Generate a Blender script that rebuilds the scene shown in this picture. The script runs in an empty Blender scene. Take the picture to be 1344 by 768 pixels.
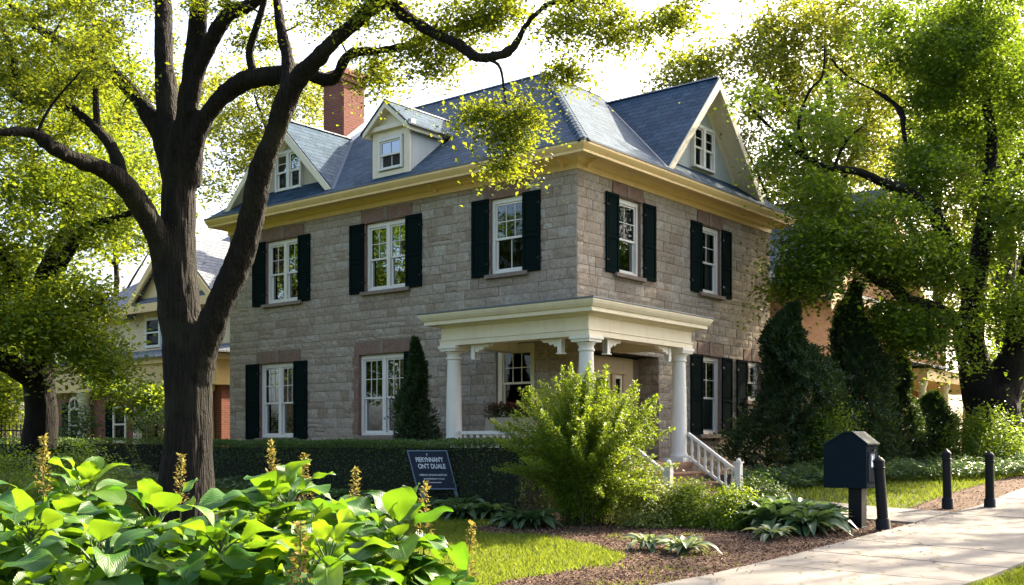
import bpy, bmesh, math, random
import numpy as np
from mathutils import Vector, noise as mnoise

random.seed(7)
RNG = np.random.default_rng(7)
scene = bpy.context.scene
COL = scene.collection
R = math.radians

# ------------------------------------------------------------------ camera, sky, sun, exposure
F_PX, CX, HY, EYE = 1440.0, 672.0, 585.0, 1.6
cam_d = bpy.data.cameras.new("camera")
cam = bpy.data.objects.new("camera", cam_d)
COL.objects.link(cam)
cam.location = (0, 0, EYE)
cam.rotation_euler = (R(90), 0, 0)
cam_d.sensor_width = 36.0
cam_d.lens = 36.0 * F_PX / 1344.0
cam_d.shift_y = (HY - 384.0) / 1344.0
cam_d.clip_start = 0.1
cam_d.clip_end = 2000
scene.camera = cam

SUN_EL = R(34)
SUN_AZ = math.atan2(0.76, 0.65)          # clockwise from +Y (north) towards +X
world = bpy.data.worlds.new("World")
scene.world = world
world.use_nodes = True
wn = world.node_tree
wn.nodes.clear()
sky = wn.nodes.new("ShaderNodeTexSky")
sky.sky_type = 'NISHITA'
sky.sun_disc = False
sky.sun_elevation = SUN_EL
sky.sun_rotation = SUN_AZ
sky.air_density = 0.8
sky.dust_density = 6.0
sky.ozone_density = 0.4
bg = wn.nodes.new("ShaderNodeBackground")
bg.inputs[1].default_value = 0.125
wo = wn.nodes.new("ShaderNodeOutputWorld")
wn.links.new(sky.outputs[0], bg.inputs[0])
wn.links.new(bg.outputs[0], wo.inputs[0])

sun_d = bpy.data.lights.new("sun", 'SUN')
sun_d.energy = 5.0
sun_d.angle = R(0.6)
sun_d.color = (1.0, 0.86, 0.64)
sun = bpy.data.objects.new("sun", sun_d)
COL.objects.link(sun)
sdir = Vector((math.sin(SUN_AZ) * math.cos(SUN_EL), math.cos(SUN_AZ) * math.cos(SUN_EL), math.sin(SUN_EL)))
sun.rotation_euler = sdir.to_track_quat('Z', 'Y').to_euler()
sun.location = (30, 20, 40)

scene.view_settings.view_transform = 'Standard'
scene.view_settings.look = 'None'
scene.view_settings.gamma = 1.0
scene.view_settings.use_curve_mapping = False
scene.view_settings.exposure = 2.35
scene.render.engine = 'CYCLES'
cy = scene.cycles
cy.max_bounces = 8
cy.diffuse_bounces = 3
cy.glossy_bounces = 3
cy.transmission_bounces = 4
cy.transparent_max_bounces = 8
cy.caustics_reflective = False
cy.caustics_refractive = False
cy.sample_clamp_indirect = 6.0
try:
    cy.use_denoising = True
except Exception:
    pass

# ------------------------------------------------------------------ basic helpers
TY = [-60, 13, 15, 18, 21.5, 24, 27, 32, 45, 90, 600]
TZ = [0, 0, .06, .19, .36, .6, .8, .95, 1.1, 1.2, 1.2]


def tz(Y):
    return float(np.interp(Y, TY, TZ))


ANG = math.atan2(1440.0, 1163.0)         # house x axis direction in the world
VX = (math.cos(ANG), math.sin(ANG))
UX = (-VX[1], VX[0])
HC = ((757 - CX) / F_PX * 24.0, 24.0)    # house corner


def l2w(x, y):
    """house-plan coordinates -> world XY"""
    return (HC[0] + VX[0] * x + UX[0] * y, HC[1] + VX[1] * x + UX[1] * y)


def P(px, py, Y):
    """a point at distance Y seen at photo pixel px, py"""
    return ((px - CX) / F_PX * Y, Y, EYE + (HY - py) / F_PX * Y)


def tag(o, label=None, cat=None, group=None, kind=None):
    if label:
        o['label'] = label
    if cat:
        o['category'] = cat
    if group:
        o['group'] = group
    if kind:
        o['kind'] = kind
    return o


def link(o, parent=None):
    COL.objects.link(o)
    if parent is not None:
        o.parent = parent
    return o


def empty(name, loc, label, cat, group=None, rotz=0):
    o = bpy.data.objects.new(name, None)
    o.empty_display_size = 0.3
    o.location = loc
    o.rotation_euler = (0, 0, rotz)
    link(o)
    return tag(o, label, cat, group)


def copy_tree(src, loc=None, rotz=None, scale=None, label=None):
    def rec(o, par):
        c = o.copy()
        COL.objects.link(c)
        c.parent = par
        for ch in list(o.children):
            rec(ch, c)
        return c
    r = rec(src, None)
    if loc is not None:
        r.location = loc
    if rotz is not None:
        r.rotation_euler = (0, 0, rotz)
    if scale is not None:
        r.scale = scale if hasattr(scale, '__len__') else (scale,) * 3
    if label:
        r['label'] = label
    return r


def fast_mesh(name, V, faces, n, mat, parent=None, tint=None, smooth=False, uv=None):
    """uniform n-gons from numpy arrays"""
    V = np.asarray(V, dtype=np.float32).reshape(-1, 3)
    faces = np.asarray(faces, dtype=np.int32).reshape(-1, n)
    me = bpy.data.meshes.new(name)
    me.vertices.add(len(V))
    me.vertices.foreach_set("co", V.ravel())
    me.loops.add(faces.size)
    me.loops.foreach_set("vertex_index", faces.ravel())
    me.polygons.add(len(faces))
    me.polygons.foreach_set("loop_start", np.arange(0, faces.size, n, dtype=np.int32))
    if smooth:
        me.polygons.foreach_set("use_smooth", np.ones(len(faces), dtype=bool))
    if tint is not None:
        a = me.attributes.new("tint", 'FLOAT', 'FACE')
        a.data.foreach_set("value", np.asarray(tint, dtype=np.float32))
    if uv is not None:
        l = me.uv_layers.new(name="UVMap")
        l.data.foreach_set("uv", np.asarray(uv, dtype=np.float32)[faces.ravel()].ravel())
    me.update(calc_edges=True)
    me.materials.append(mat)
    return link(bpy.data.objects.new(name, me), parent)


class MB:
    """collects faces, builds one mesh object; UVs in metres over each face's own plane"""

    def __init__(s):
        s.v, s.f, s.m, s.t, s.sm = [], [], [], [], []

    def face(s, pts, m=0, t=0.5, smooth=False):
        b = len(s.v)
        s.v += [tuple(p) for p in pts]
        s.f.append(tuple(range(b, b + len(pts))))
        s.m.append(m)
        s.t.append(t)
        s.sm.append(smooth)

    def add(s, V, Fs, m=0, t=0.5, smooth=False):
        b = len(s.v)
        s.v += [tuple(p) for p in V]
        for f in Fs:
            s.f.append(tuple(i + b for i in f))
            s.m.append(m)
            s.t.append(t)
            s.sm.append(smooth)

    def box(s, a, b, m=0, t=0.5, fn=None):
        x0, x1 = sorted((a[0], b[0]))
        y0, y1 = sorted((a[1], b[1]))
        z0, z1 = sorted((a[2], b[2]))
        V = [(x0, y0, z0), (x1, y0, z0), (x1, y1, z0), (x0, y1, z0), (x0, y0, z1), (x1, y0, z1), (x1, y1, z1), (x0, y1, z1)]
        if fn:
            V = [fn(*p) for p in V]
        s.add(V, [(0, 3, 2, 1), (4, 5, 6, 7), (0, 1, 5, 4), (1, 2, 6, 5), (2, 3, 7, 6), (3, 0, 4, 7)], m, t)

    def prism(s, poly, d0, d1, fn, m=0, t=0.5):
        """polygon (a,b) pairs extruded from d0 to d1; fn(a,b,d) -> xyz"""
        n = len(poly)
        V = [fn(a, b, d0) for a, b in poly] + [fn(a, b, d1) for a, b in poly]
        Fs = [tuple(range(n)), tuple(range(2 * n - 1, n - 1, -1))]
        Fs += [(i, i + n, (i + 1) % n + n, (i + 1) % n) for i in range(n)]
        s.add(V, Fs, m, t)

    def lathe(s, c, prof, n=20, m=0, smooth=True):
        """prof: (radius, z) list around the vertical axis through c"""
        V, Fs = [], []
        for r, z in prof:
            for k in range(n):
                a = 2 * math.pi * k / n
                V.append((c[0] + r * math.cos(a), c[1] + r * math.sin(a), c[2] + z))
        for i in range(len(prof) - 1):
            for k in range(n):
                k2 = (k + 1) % n
                Fs.append((i * n + k, i * n + k2, (i + 1) * n + k2, (i + 1) * n + k))
        Fs.append(tuple(range(n - 1, -1, -1)))
        Fs.append(tuple((len(prof) - 1) * n + k for k in range(n)))
        s.add(V, Fs, m, 0.5, smooth)

    def tube(s, pts, rad, n=8, m=0, smooth=True, cap=True):
        V, Fs = tube_arrays(pts, rad, n)
        s.add(V, Fs, m, 0.5, smooth)
        if cap:
            s.add([V[i] for i in range(n)], [tuple(range(n - 1, -1, -1))], m)
            s.add([V[len(V) - n + i] for i in range(n)], [tuple(range(n))], m)

    def build(s, name, mats, parent=None, uv=True, bevel=0, weld=True):
        me = bpy.data.meshes.new(name)
        me.from_pydata(s.v, [], s.f)
        if not isinstance(mats, (list, tuple)):
            mats = [mats]
        for mm in mats:
            me.materials.append(mm)
        me.polygons.foreach_set("material_index", s.m)
        me.polygons.foreach_set("use_smooth", s.sm)
        a = me.attributes.new("tint", 'FLOAT', 'FACE')
        a.data.foreach_set("value", s.t)
        me.update()
        bm = bmesh.new()
        bm.from_mesh(me)
        if weld:
            bmesh.ops.remove_doubles(bm, verts=bm.verts, dist=0.0004)
        bmesh.ops.recalc_face_normals(bm, faces=bm.faces)
        if bevel:
            es = [e for e in bm.edges if len(e.link_faces) == 2 and e.calc_face_angle(0) > 0.6]
            bmesh.ops.bevel(bm, geom=es, offset=bevel, segments=2, affect='EDGES', profile=0.6, clamp_overlap=True)
        for e in bm.edges:
            if len(e.link_faces) == 2 and e.calc_face_angle(0) > .75:
                e.smooth = False
        if uv:
            l = bm.loops.layers.uv.new("UVMap")
            for f in bm.faces:
                nrm = f.normal
                if abs(nrm.z) > 0.97:
                    tx, by = Vector((1, 0, 0)), Vector((0, 1, 0))
                else:
                    tx = Vector((-nrm.y, nrm.x, 0)).normalized()
                    by = nrm.cross(tx)
                    if by.z < 0:
                        by = -by
                for lp in f.loops:
                    co = lp.vert.co
                    lp[l].uv = (co.dot(tx), co.dot(by))
        bm.to_mesh(me)
        bm.free()
        return link(bpy.data.objects.new(name, me), parent)


def tube_arrays(pts, rad, n):
    pts = [Vector(p) for p in pts]
    V, Fs = [], []
    prev = None
    for i, p in enumerate(pts):
        d = (pts[min(i + 1, len(pts) - 1)] - pts[max(i - 1, 0)])
        if d.length < 1e-9:
            d = Vector((0, 0, 1))
        d.normalize()
        if prev is None:
            a = d.orthogonal().normalized()
        else:
            a = (prev - d * prev.dot(d))
            a = a.normalized() if a.length > 1e-6 else d.orthogonal().normalized()
        prev = a
        b = d.cross(a)
        r = rad[i] if hasattr(rad, '__len__') else rad
        for k in range(n):
            t = 2 * math.pi * k / n
            V.append(p + a * (r * math.cos(t)) + b * (r * math.sin(t)))
    for i in range(len(pts) - 1):
        for k in range(n):
            k2 = (k + 1) % n
            Fs.append((i * n + k, i * n + k2, (i + 1) * n + k2, (i + 1) * n + k))
    return V, Fs


def smooth_path(pts, rad, sub=4, wob=0.0):
    """Catmull-Rom through pts, radii interpolated"""
    pts = [np.array(p, float) for p in pts]
    ex = [2 * pts[0] - pts[1]] + pts + [2 * pts[-1] - pts[-2]]
    out, ro = [], []
    for i in range(len(pts) - 1):
        p0, p1, p2, p3 = ex[i:i + 4]
        for k in range(sub):
            t = k / sub
            out.append(0.5 * ((2 * p1) + (-p0 + p2) * t + (2 * p0 - 5 * p1 + 4 * p2 - p3) * t * t + (-p0 + 3 * p1 - 3 * p2 + p3) * t ** 3))
            ro.append(rad[i] * (1 - t) + rad[i + 1] * t)
    out.append(pts[-1])
    ro.append(rad[-1])
    if wob:
        out = [p + np.array(mnoise.noise_vector(Vector(p * 0.9))) * min(wob, r * 1.2) for p, r in zip(out, ro)]
    return out, ro


# ------------------------------------------------------------------ materials
class NT:
    def __init__(s, name):
        s.mat = bpy.data.materials.new(name)
        s.mat.use_nodes = True
        s.nt = s.mat.node_tree
        s.nt.nodes.clear()
        s.out = s.n('ShaderNodeOutputMaterial')

    def n(s, typ, ins=None, **kw):
        nd = s.nt.nodes.new(typ)
        for k, v in kw.items():
            setattr(nd, k, v)
        for k, v in (ins or {}).items():
            s.set(nd.inputs[k], v)
        return nd

    def set(s, inp, v):
        if isinstance(v, bpy.types.NodeSocket):
            s.nt.links.new(v, inp)
        elif isinstance(v, bpy.types.Node):
            s.nt.links.new(v.outputs[0], inp)
        else:
            if hasattr(v, '__len__') and len(v) == 3 and len(inp.default_value) == 4:
                v = (*v, 1)
            inp.default_value = v

    def coord(s, kind='Object', scale=(1, 1, 1)):
        tc = s.n('ShaderNodeTexCoord')
        mp = s.n('ShaderNodeMapping', {'Vector': tc.outputs[kind], 'Scale': scale})
        return mp.outputs[0]

    def noise(s, vec, scale, detail=4, rough=.55):
        return s.n('ShaderNodeTexNoise', {'Vector': vec, 'Scale': scale, 'Detail': detail, 'Roughness': rough})

    def ramp(s, fac, stops):
        r = s.n('ShaderNodeValToRGB', {'Fac': fac})
        el = r.color_ramp.elements
        while len(el) < len(stops):
            el.new(0.5)
        for e, (p, c) in zip(el, stops):
            e.position = p
            e.color = (*c, 1) if len(c) == 3 else c
        return r.outputs[0]

    def mix(s, fac, a, b, mode='MIX'):
        m = s.n('ShaderNodeMix', data_type='RGBA', blend_type=mode)
        s.set(m.inputs[0], fac)
        s.set(m.inputs[6], a)
        s.set(m.inputs[7], b)
        return m.outputs[2]

    def math(s, op, a, b=0.0):
        m = s.n('ShaderNodeMath', operation=op)
        s.set(m.inputs[0], a)
        s.set(m.inputs[1], b)
        return m.outputs[0]

    def bump(s, h, strength=.5, dist=.02, normal=None):
        b = s.n('ShaderNodeBump', {'Height': h, 'Strength': strength, 'Distance': dist})
        if normal is not None:
            s.set(b.inputs['Normal'], normal)
        return b.outputs[0]

    def pbr(s, color, rough=.6, bump=None, spec=.4, metal=0.0, **kw):
        p = s.n('ShaderNodeBsdfPrincipled')
        s.set(p.inputs['Base Color'], color)
        s.set(p.inputs['Roughness'], rough)
        s.set(p.inputs['Specular IOR Level'], spec)
        s.set(p.inputs['Metallic'], metal)
        if bump is not None:
            s.set(p.inputs['Normal'], bump)
        s.nt.links.new(p.outputs[0], s.out.inputs[0])
        return p


def m_paint(name, col, rough=.5, var=.12, bs=.15, spec=.4):
    t = NT(name)
    v = t.coord()
    n1 = t.noise(v, 2.3, 5)
    n2 = t.noise(v, 30, 3)
    d = tuple(c * (1 - var) * .92 for c in col)
    c = t.mix(n1.outputs[0], d, col)
    n3 = t.noise(t.coord('Object', (7, 7, .7)), 1.0, 5, .65)
    c = t.mix(t.math('MULTIPLY', t.ramp(n3.outputs[0], [(.5, (0, 0, 0)), (.8, (1, 1, 1))]), .30), c, tuple(x * y for x, y in zip(col, (.52, .47, .40))))
    c = t.mix(t.math('MULTIPLY', n2.outputs[0], .16), c, tuple(x * .6 for x in col))
    t.pbr(c, t.math('ADD', t.math('MULTIPLY', n1.outputs[0], .2), rough - .1), t.bump(n2.outputs[0], bs, .004), spec)
    return t.mat


def m_stone(name, a, b, c):
    t = NT(name)
    v = t.coord()
    at = t.n('ShaderNodeAttribute', attribute_name='tint')
    base = t.ramp(at.outputs['Fac'], [(0, a), (.5, b), (1, c)])
    n1 = t.noise(v, 1.3, 6, .6)
    n2 = t.noise(v, 14, 6, .65)
    n3 = t.noise(v, 60, 3, .6)
    col = t.mix(t.ramp(n2.outputs[0], [(.35, (0, 0, 0)), (.7, (1, 1, 1))]), t.mix(.5, base, (.2, .17, .14), 'MULTIPLY'), base)
    col = t.mix(t.math('MULTIPLY', t.ramp(n1.outputs[0], [(.4, (0, 0, 0)), (.75, (1, 1, 1))]), .35), col, (.17, .135, .105))
    h = t.math('ADD', t.math('MULTIPLY', n2.outputs[0], 1.0), t.math('MULTIPLY', n3.outputs[0], .35))
    t.pbr(col, .88, t.bump(h, .9, .02), .25)
    return t.mat


def m_brick(name, c1, c2, mortar, bw=.22, rh=.075):
    t = NT(name)
    v = t.coord('UV')
    b = t.n('ShaderNodeTexBrick', {'Vector': v, 'Color1': c1, 'Color2': c2, 'Mortar': mortar, 'Scale': 1.0, 'Mortar Size': .006,
                                   'Mortar Smooth': .2, 'Bias': 0.0, 'Brick Width': bw, 'Row Height': rh})
    n1 = t.noise(t.coord(), 3.0, 5)
    col = t.mix(t.math('MULTIPLY', n1.outputs[0], .6), b.outputs[0], tuple(x * .5 for x in c1))
    h = t.math('SUBTRACT', t.math('MULTIPLY', n1.outputs[0], .2), b.outputs[1])
    t.pbr(col, .85, t.bump(h, .7, .012), .25)
    return t.mat


def m_slate(name, c1, c2, row=.15):
    t = NT(name)
    v = t.coord('UV')
    wob = t.noise(v, 1.7, 2)
    vv = t.n('ShaderNodeVectorMath', {0: v, 1: t.n('ShaderNodeVectorMath', {0: wob.outputs[1], 1: (.02, .012, 0)}, operation='MULTIPLY').outputs[0]}, operation='ADD').outputs[0]
    b = t.n('ShaderNodeTexBrick', {'Vector': vv, 'Color1': c1, 'Color2': c2, 'Mortar': (.03, .033, .04), 'Scale': 1.0, 'Mortar Size': .008,
                                   'Mortar Smooth': .1, 'Bias': 0.0, 'Brick Width': .30, 'Row Height': row})
    n1 = t.noise(t.coord(), .9, 5)
    n2 = t.noise(t.coord(), 12, 4)
    col = t.mix(t.math('MULTIPLY', n1.outputs[0], .7), b.outputs[0], tuple(x * .6 for x in c1))
    col = t.mix(t.math('MULTIPLY', t.ramp(n2.outputs[0], [(.5, (0, 0, 0)), (.75, (1, 1, 1))]), .35), col, tuple(min(1, x * 1.7) for x in c2))
    sep = t.n('ShaderNodeSeparateXYZ', {0: vv})
    fr = t.math('FRACT', t.math('DIVIDE', sep.outputs[1], row))
    h = t.math('SUBTRACT', t.math('MULTIPLY', t.math('SUBTRACT', 1.0, fr), 1.0), t.math('MULTIPLY', b.outputs[1], .8))
    h = t.math('ADD', h, t.math('MULTIPLY', n2.outputs[0], .3))
    col = t.mix(t.ramp(fr, [(.0, (.75, .75, .75)), (.1, (0, 0, 0))]), col, (.012, .014, .017))
    t.pbr(col, t.math('ADD', t.math('MULTIPLY', n2.outputs[0], .25), .68), t.bump(h, 1.0, .04), .10)
    return t.mat


def m_siding(name, col, step=.14):
    t = NT(name)
    v = t.coord('UV')
    sep = t.n('ShaderNodeSeparateXYZ', {0: v})
    fr = t.math('FRACT', t.math('DIVIDE', sep.outputs[1], step))
    n1 = t.noise(t.coord(), 3, 4)
    c = t.mix(n1.outputs[0], tuple(x * .82 for x in col), col)
    h = t.math('SUBTRACT', 1.0, fr)
    t.pbr(c, .6, t.bump(h, .8, .02), .3)
    return t.mat


def m_leaf(name, stops, trans, tw=.45, rough=.45, spec=.35, patch=1.2):
    """stops: reflectance colours over the per-leaf tint; trans: colour of light passing through the blade"""
    t = NT(name)
    at = t.n('ShaderNodeAttribute', attribute_name='tint')
    n = t.noise(t.coord(), patch, 2)
    fac = t.math('ADD', t.math('MULTIPLY', at.outputs['Fac'], .7), t.math('MULTIPLY', n.outputs[0], .3))
    k = len(stops) - 1
    col = t.ramp(fac, [(.12 + .76 * i / k, c) for i, c in enumerate(stops)])
    tcol = t.ramp(fac, [(.15, tuple(x * .7 for x in trans)), (.85, trans)])
    p = t.pbr(col, rough, None, spec)
    tr = t.n('ShaderNodeBsdfTranslucent', {'Color': tcol})
    mx = t.n('ShaderNodeMixShader', {0: tw, 1: p.outputs[0], 2: tr.outputs[0]})
    t.nt.links.new(mx.outputs[0], t.out.inputs[0])
    return t.mat


def m_bark(name, a, b, sc=1.0):
    t = NT(name)
    v = t.coord('Object', (13 * sc, 13 * sc, 1.3 * sc))
    n1 = t.noise(v, 1.0, 6, .65)
    vo = t.n('ShaderNodeTexVoronoi', {'Vector': t.coord('Object', (22 * sc, 22 * sc, 1.9 * sc)), 'Scale': 1.0}, feature='DISTANCE_TO_EDGE')
    n2 = t.noise(t.coord(), 1.1, 3)
    h = t.math('ADD', n1.outputs[0], t.math('MULTIPLY', t.math('MINIMUM', vo.outputs[0], .3), 1.1))
    col = t.mix(t.ramp(h, [(.4, (0, 0, 0)), (.85, (1, 1, 1))]), a, b)
    col = t.mix(t.math('MULTIPLY', t.ramp(n2.outputs[0], [(.5, (0, 0, 0)), (.8, (1, 1, 1))]), .35), col, (.06, .065, .03))
    n5 = t.noise(t.coord('Object', (7 * sc, 7 * sc, 6 * sc)), 1.0, 4, .7)
    h = t.math('SUBTRACT', h, t.math('MULTIPLY', t.ramp(n5.outputs[0], [(.55, (0, 0, 0)), (.62, (1, 1, 1))]), .45))
    t.pbr(col, .9, t.bump(h, 1.0, .05), .2)
    return t.mat


def m_glass(name):
    t = NT(name)
    n = t.noise(t.coord(), 1.6, 2)
    bp = t.bump(n.outputs[0], .06, .05)
    fr = t.n('ShaderNodeFresnel', {'IOR': 1.5, 'Normal': bp})
    gl = t.n('ShaderNodeBsdfGlossy', {'Color': (.28, .30, .31), 'Roughness': .01, 'Normal': bp})
    tp = t.n('ShaderNodeBsdfTransparent', {'Color': (.62, .68, .68)})
    mx = t.n('ShaderNodeMixShader', {0: t.math('ADD', fr.outputs[0], .02), 1: tp.outputs[0], 2: gl.outputs[0]})
    t.nt.links.new(mx.outputs[0], t.out.inputs[0])
    return t.mat


def m_ground(name, stops, scale, bs=.6, dist=.03):
    t = NT(name)
    v = t.coord()
    n1 = t.noise(v, scale, 8, .7)
    n2 = t.noise(v, scale * .08, 3)
    f = t.math('ADD', t.math('MULTIPLY', n1.outputs[0], .7), t.math('MULTIPLY', n2.outputs[0], .3))
    c = t.ramp(f, [(.3 + .4 * i / (len(stops) - 1), s_) for i, s_ in enumerate(stops)])
    t.pbr(c, .95, t.bump(n1.outputs[0], bs, dist), .15)
    return t.mat


def m_concrete(name):
    t = NT(name)
    v = t.coord()
    n1 = t.noise(v, .7, 6, .6)
    n2 = t.noise(v, 60, 4, .7)
    n3 = t.noise(v, 6, 5, .7)
    c = t.ramp(n1.outputs[0], [(.3, (.105, .099, .091)), (.55, (.138, .131, .121)), (.75, (.168, .159, .147))])
    c = t.mix(t.math('MULTIPLY', t.ramp(n3.outputs[0], [(.5, (0, 0, 0)), (.72, (1, 1, 1))]), .35), c, (.24, .21, .18))
    c = t.mix(t.math('MULTIPLY', n2.outputs[0], .3), c, (.25, .23, .2))
    n4 = t.noise(v, 1.9, 7, .7)
    c = t.mix(t.math('MULTIPLY', t.ramp(n4.outputs[0], [(.54, (0, 0, 0)), (.66, (1, 1, 1))]), .45), c, (.13, .11, .085))
    wv = t.n('ShaderNodeVectorMath', {0: v, 1: t.n('ShaderNodeVectorMath', {0: t.noise(v, 2.2, 5, .7).outputs[1], 1: (.9, .9, 0)}, operation='MULTIPLY').outputs[0]}, operation='ADD').outputs[0]
    vo = t.n('ShaderNodeTexVoronoi', {'Vector': wv, 'Scale': .33}, feature='DISTANCE_TO_EDGE')
    crack = t.math('MULTIPLY', t.math('LESS_THAN', vo.outputs[0], .0035), t.math('GREATER_THAN', t.noise(v, .45, 2).outputs[0], .5))
    c = t.mix(t.math('MULTIPLY', crack, .8), c, (.035, .03, .025))
    t.pbr(c, .9, t.bump(t.math('SUBTRACT', n2.outputs[0], crack), .5, .006), .25)
    return t.mat


M = {}
M['stone'] = m_stone('ashlar', (.36, .285, .205), (.455, .38, .29), (.50, .445, .36))
M['mortar'] = m_ground('mortar', [(.20, .17, .135), (.28, .245, .20)], 20)
M['brownstone'] = m_stone('brownstone', (.24, .145, .105), (.28, .175, .13), (.31, .20, .155))
M['sillstone'] = m_stone('sillstone', (.26, .20, .16), (.30, .235, .185), (.33, .26, .21))
M['butter'] = m_paint('butter_paint', (.84, .59, .25))
M['cream'] = m_paint('cream_paint', (.82, .72, .52))
M['white'] = m_paint('white_paint', (.82, .78, .69))
M['pale'] = m_paint('pale_stucco', (.50, .53, .50), .8, .1, .3)
M['greygold'] = m_paint('putty_paint', (.50, .44, .33), .7)
M['green'] = m_paint('shutter_green', (.007, .014, .013), .9, .2, spec=.01)
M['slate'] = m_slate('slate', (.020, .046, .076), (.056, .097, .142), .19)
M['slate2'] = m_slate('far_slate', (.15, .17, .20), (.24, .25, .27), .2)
M['lead'] = m_paint('lead', (.14, .16, .19), .5)
M['flash'] = m_paint('flashing', (.55, .60, .64), .4)
M['brick'] = m_brick('red_brick', (.30, .095, .06), (.22, .075, .05), (.30, .24, .20))
M['brick2'] = m_brick('tan_brick', (.36, .17, .07), (.28, .125, .055), (.34, .26, .17), .24, .085)
M['siding'] = m_siding('cream_siding', (.80, .64, .38))
M['glass'] = m_glass('window_glass')
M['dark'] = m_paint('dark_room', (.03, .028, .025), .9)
M['curtain'] = m_paint('curtain', (.32, .32, .30), .9)
M['wood'] = m_paint('stair_tread', (.33, .17, .10), .6, .3)
M['navy'] = m_paint('navy_metal', (.010, .019, .028), .85, .25, .08, spec=.03)
M['iron'] = m_paint('black_iron', (.010, .011, .013), .5, .25, .25, spec=.15)
M['signblue'] = m_paint('sign_blue', (.006, .015, .036), .5, .15, .03, spec=.2)
M['signframe'] = m_paint('sign_frame', (.09, .15, .22), .4)
M['lettering'] = m_paint('sign_lettering', (.62, .68, .74), .5, .1)
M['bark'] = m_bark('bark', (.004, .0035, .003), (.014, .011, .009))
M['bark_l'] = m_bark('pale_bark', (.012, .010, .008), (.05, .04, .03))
M['twig'] = m_paint('twig', (.055, .038, .024), .9)
M['lawn'] = m_ground('lawn_soil', [(.035, .045, .014), (.06, .08, .02), (.11, .105, .035)], 9)
M['mulch'] = m_ground('mulch_soil', [(.045, .028, .020), (.11, .07, .05), (.19, .125, .09)], 34, 1.0, .04)
M['chips'] = m_leaf('mulch_chips', [(.055, .034, .025), (.14, .09, .065), (.27, .185, .135)], (.05, .02, .01), .03, .9, .1)
M['concrete'] = m_concrete('concrete')
M['asphalt'] = m_ground('asphalt', [(.04, .04, .042), (.06, .06, .062)], 40)
M['grass'] = m_leaf('grass_blade', [(.04, .085, .012), (.09, .15, .018), (.17, .21, .03)], (.28, .34, .025), .42, .5, .25)
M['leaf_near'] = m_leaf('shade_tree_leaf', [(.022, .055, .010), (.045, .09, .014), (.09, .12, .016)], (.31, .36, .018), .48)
M['leaf_gold'] = m_leaf('golden_leaf', [(.03, .075, .010), (.07, .13, .015), (.16, .20, .022)], (.30, .38, .018), .48)
M['leaf_pale'] = m_leaf('pale_leaf', [(.05, .10, .02), (.12, .18, .04), (.30, .32, .12)], (.40, .44, .06), .4)
M['leaf_lime'] = m_leaf('lime_leaf', [(.03, .085, .010), (.075, .155, .015), (.19, .24, .022)], (.33, .43, .018), .46)
M['leaf_mid'] = m_leaf('mid_leaf', [(.022, .06, .010), (.045, .10, .014), (.09, .14, .02)], (.25, .37, .018), .48)
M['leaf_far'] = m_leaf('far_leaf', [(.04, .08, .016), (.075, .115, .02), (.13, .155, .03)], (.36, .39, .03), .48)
M['leaf_dark'] = m_leaf('dark_leaf', [(.012, .032, .010), (.022, .055, .014), (.04, .08, .02)], (.13, .22, .025), .4)
M['needle'] = m_leaf('yew_needle', [(.010, .026, .009), (.02, .045, .014), (.04, .075, .02)], (.10, .17, .02), .3, .5)
M['hedge'] = m_leaf('hedge_leaf', [(.018, .048, .012), (.036, .08, .018), (.07, .125, .025)], (.16, .27, .03), .36, .45)
M['hosta'] = m_leaf('hosta_leaf', [(.03, .075, .03), (.055, .11, .045), (.11, .17, .075)], (.16, .26, .06), .3, .35, .45)
M['hostav'] = m_leaf('variegated_leaf', [(.05, .11, .05), (.14, .20, .11), (.34, .38, .24)], (.28, .34, .12), .3, .35, .45)
M['red'] = m_leaf('red_petal', [(.18, .02, .02), (.32, .04, .05), (.42, .09, .10)], (.4, .05, .05), .3)
M['spike'] = m_leaf('dry_floret', [(.10, .06, .025), (.17, .12, .04), (.26, .25, .06)], (.30, .24, .05), .35, .7, .15)


def m_bigleaf():
    t = NT('broad_leaf')
    at = t.n('ShaderNodeAttribute', attribute_name='tint')
    uv = t.coord('UV')
    sep = t.n('ShaderNodeSeparateXYZ', {0: uv})
    ax = t.math('ABSOLUTE', t.math('SUBTRACT', sep.outputs[0], .5))
    ph = t.math('ADD', t.math('MULTIPLY', sep.outputs[1], 58.0), t.math('MULTIPLY', ax, -44.0))
    vein = t.math('POWER', t.math('ABSOLUTE', t.math('SINE', ph)), .35)
    mid = t.math('MINIMUM', t.math('MULTIPLY', ax, 26.0), 1.0)
    h = t.math('MULTIPLY', vein, mid)
    n = t.noise(t.coord(), 9, 3)
    fac = t.math('ADD', t.math('MULTIPLY', at.outputs['Fac'], .75), t.math('MULTIPLY', n.outputs[0], .25))
    col = t.ramp(fac, [(.15, (.012, .055, .007)), (.5, (.030, .11, .010)), (.9, (.085, .18, .015))])
    col = t.mix(t.math('MULTIPLY', t.math('SUBTRACT', 1.0, mid), .6), col, (.20, .27, .08))
    tcol = t.ramp(fac, [(.15, (.04, .17, .006)), (.85, (.26, .40, .012))])
    tcol = t.mix(t.math('MULTIPLY', t.math('SUBTRACT', 1.0, h), .35), tcol, (.10, .20, .02))
    p = t.pbr(col, t.math('ADD', t.math('MULTIPLY', n.outputs[0], .25), .27), t.bump(t.math('ADD', h, t.math('MULTIPLY', n.outputs[0], .6)), .45, .006), .38)
    tr = t.n('ShaderNodeBsdfTranslucent', {'Color': tcol})
    mx = t.n('ShaderNodeMixShader', {0: .38, 1: p.outputs[0], 2: tr.outputs[0]})
    t.nt.links.new(mx.outputs[0], t.out.inputs[0])
    return t.mat


M['bigleaf'] = m_bigleaf()

# ------------------------------------------------------------------ ground
YCUT = [y for y in TY if -60 < y < 600]


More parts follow.
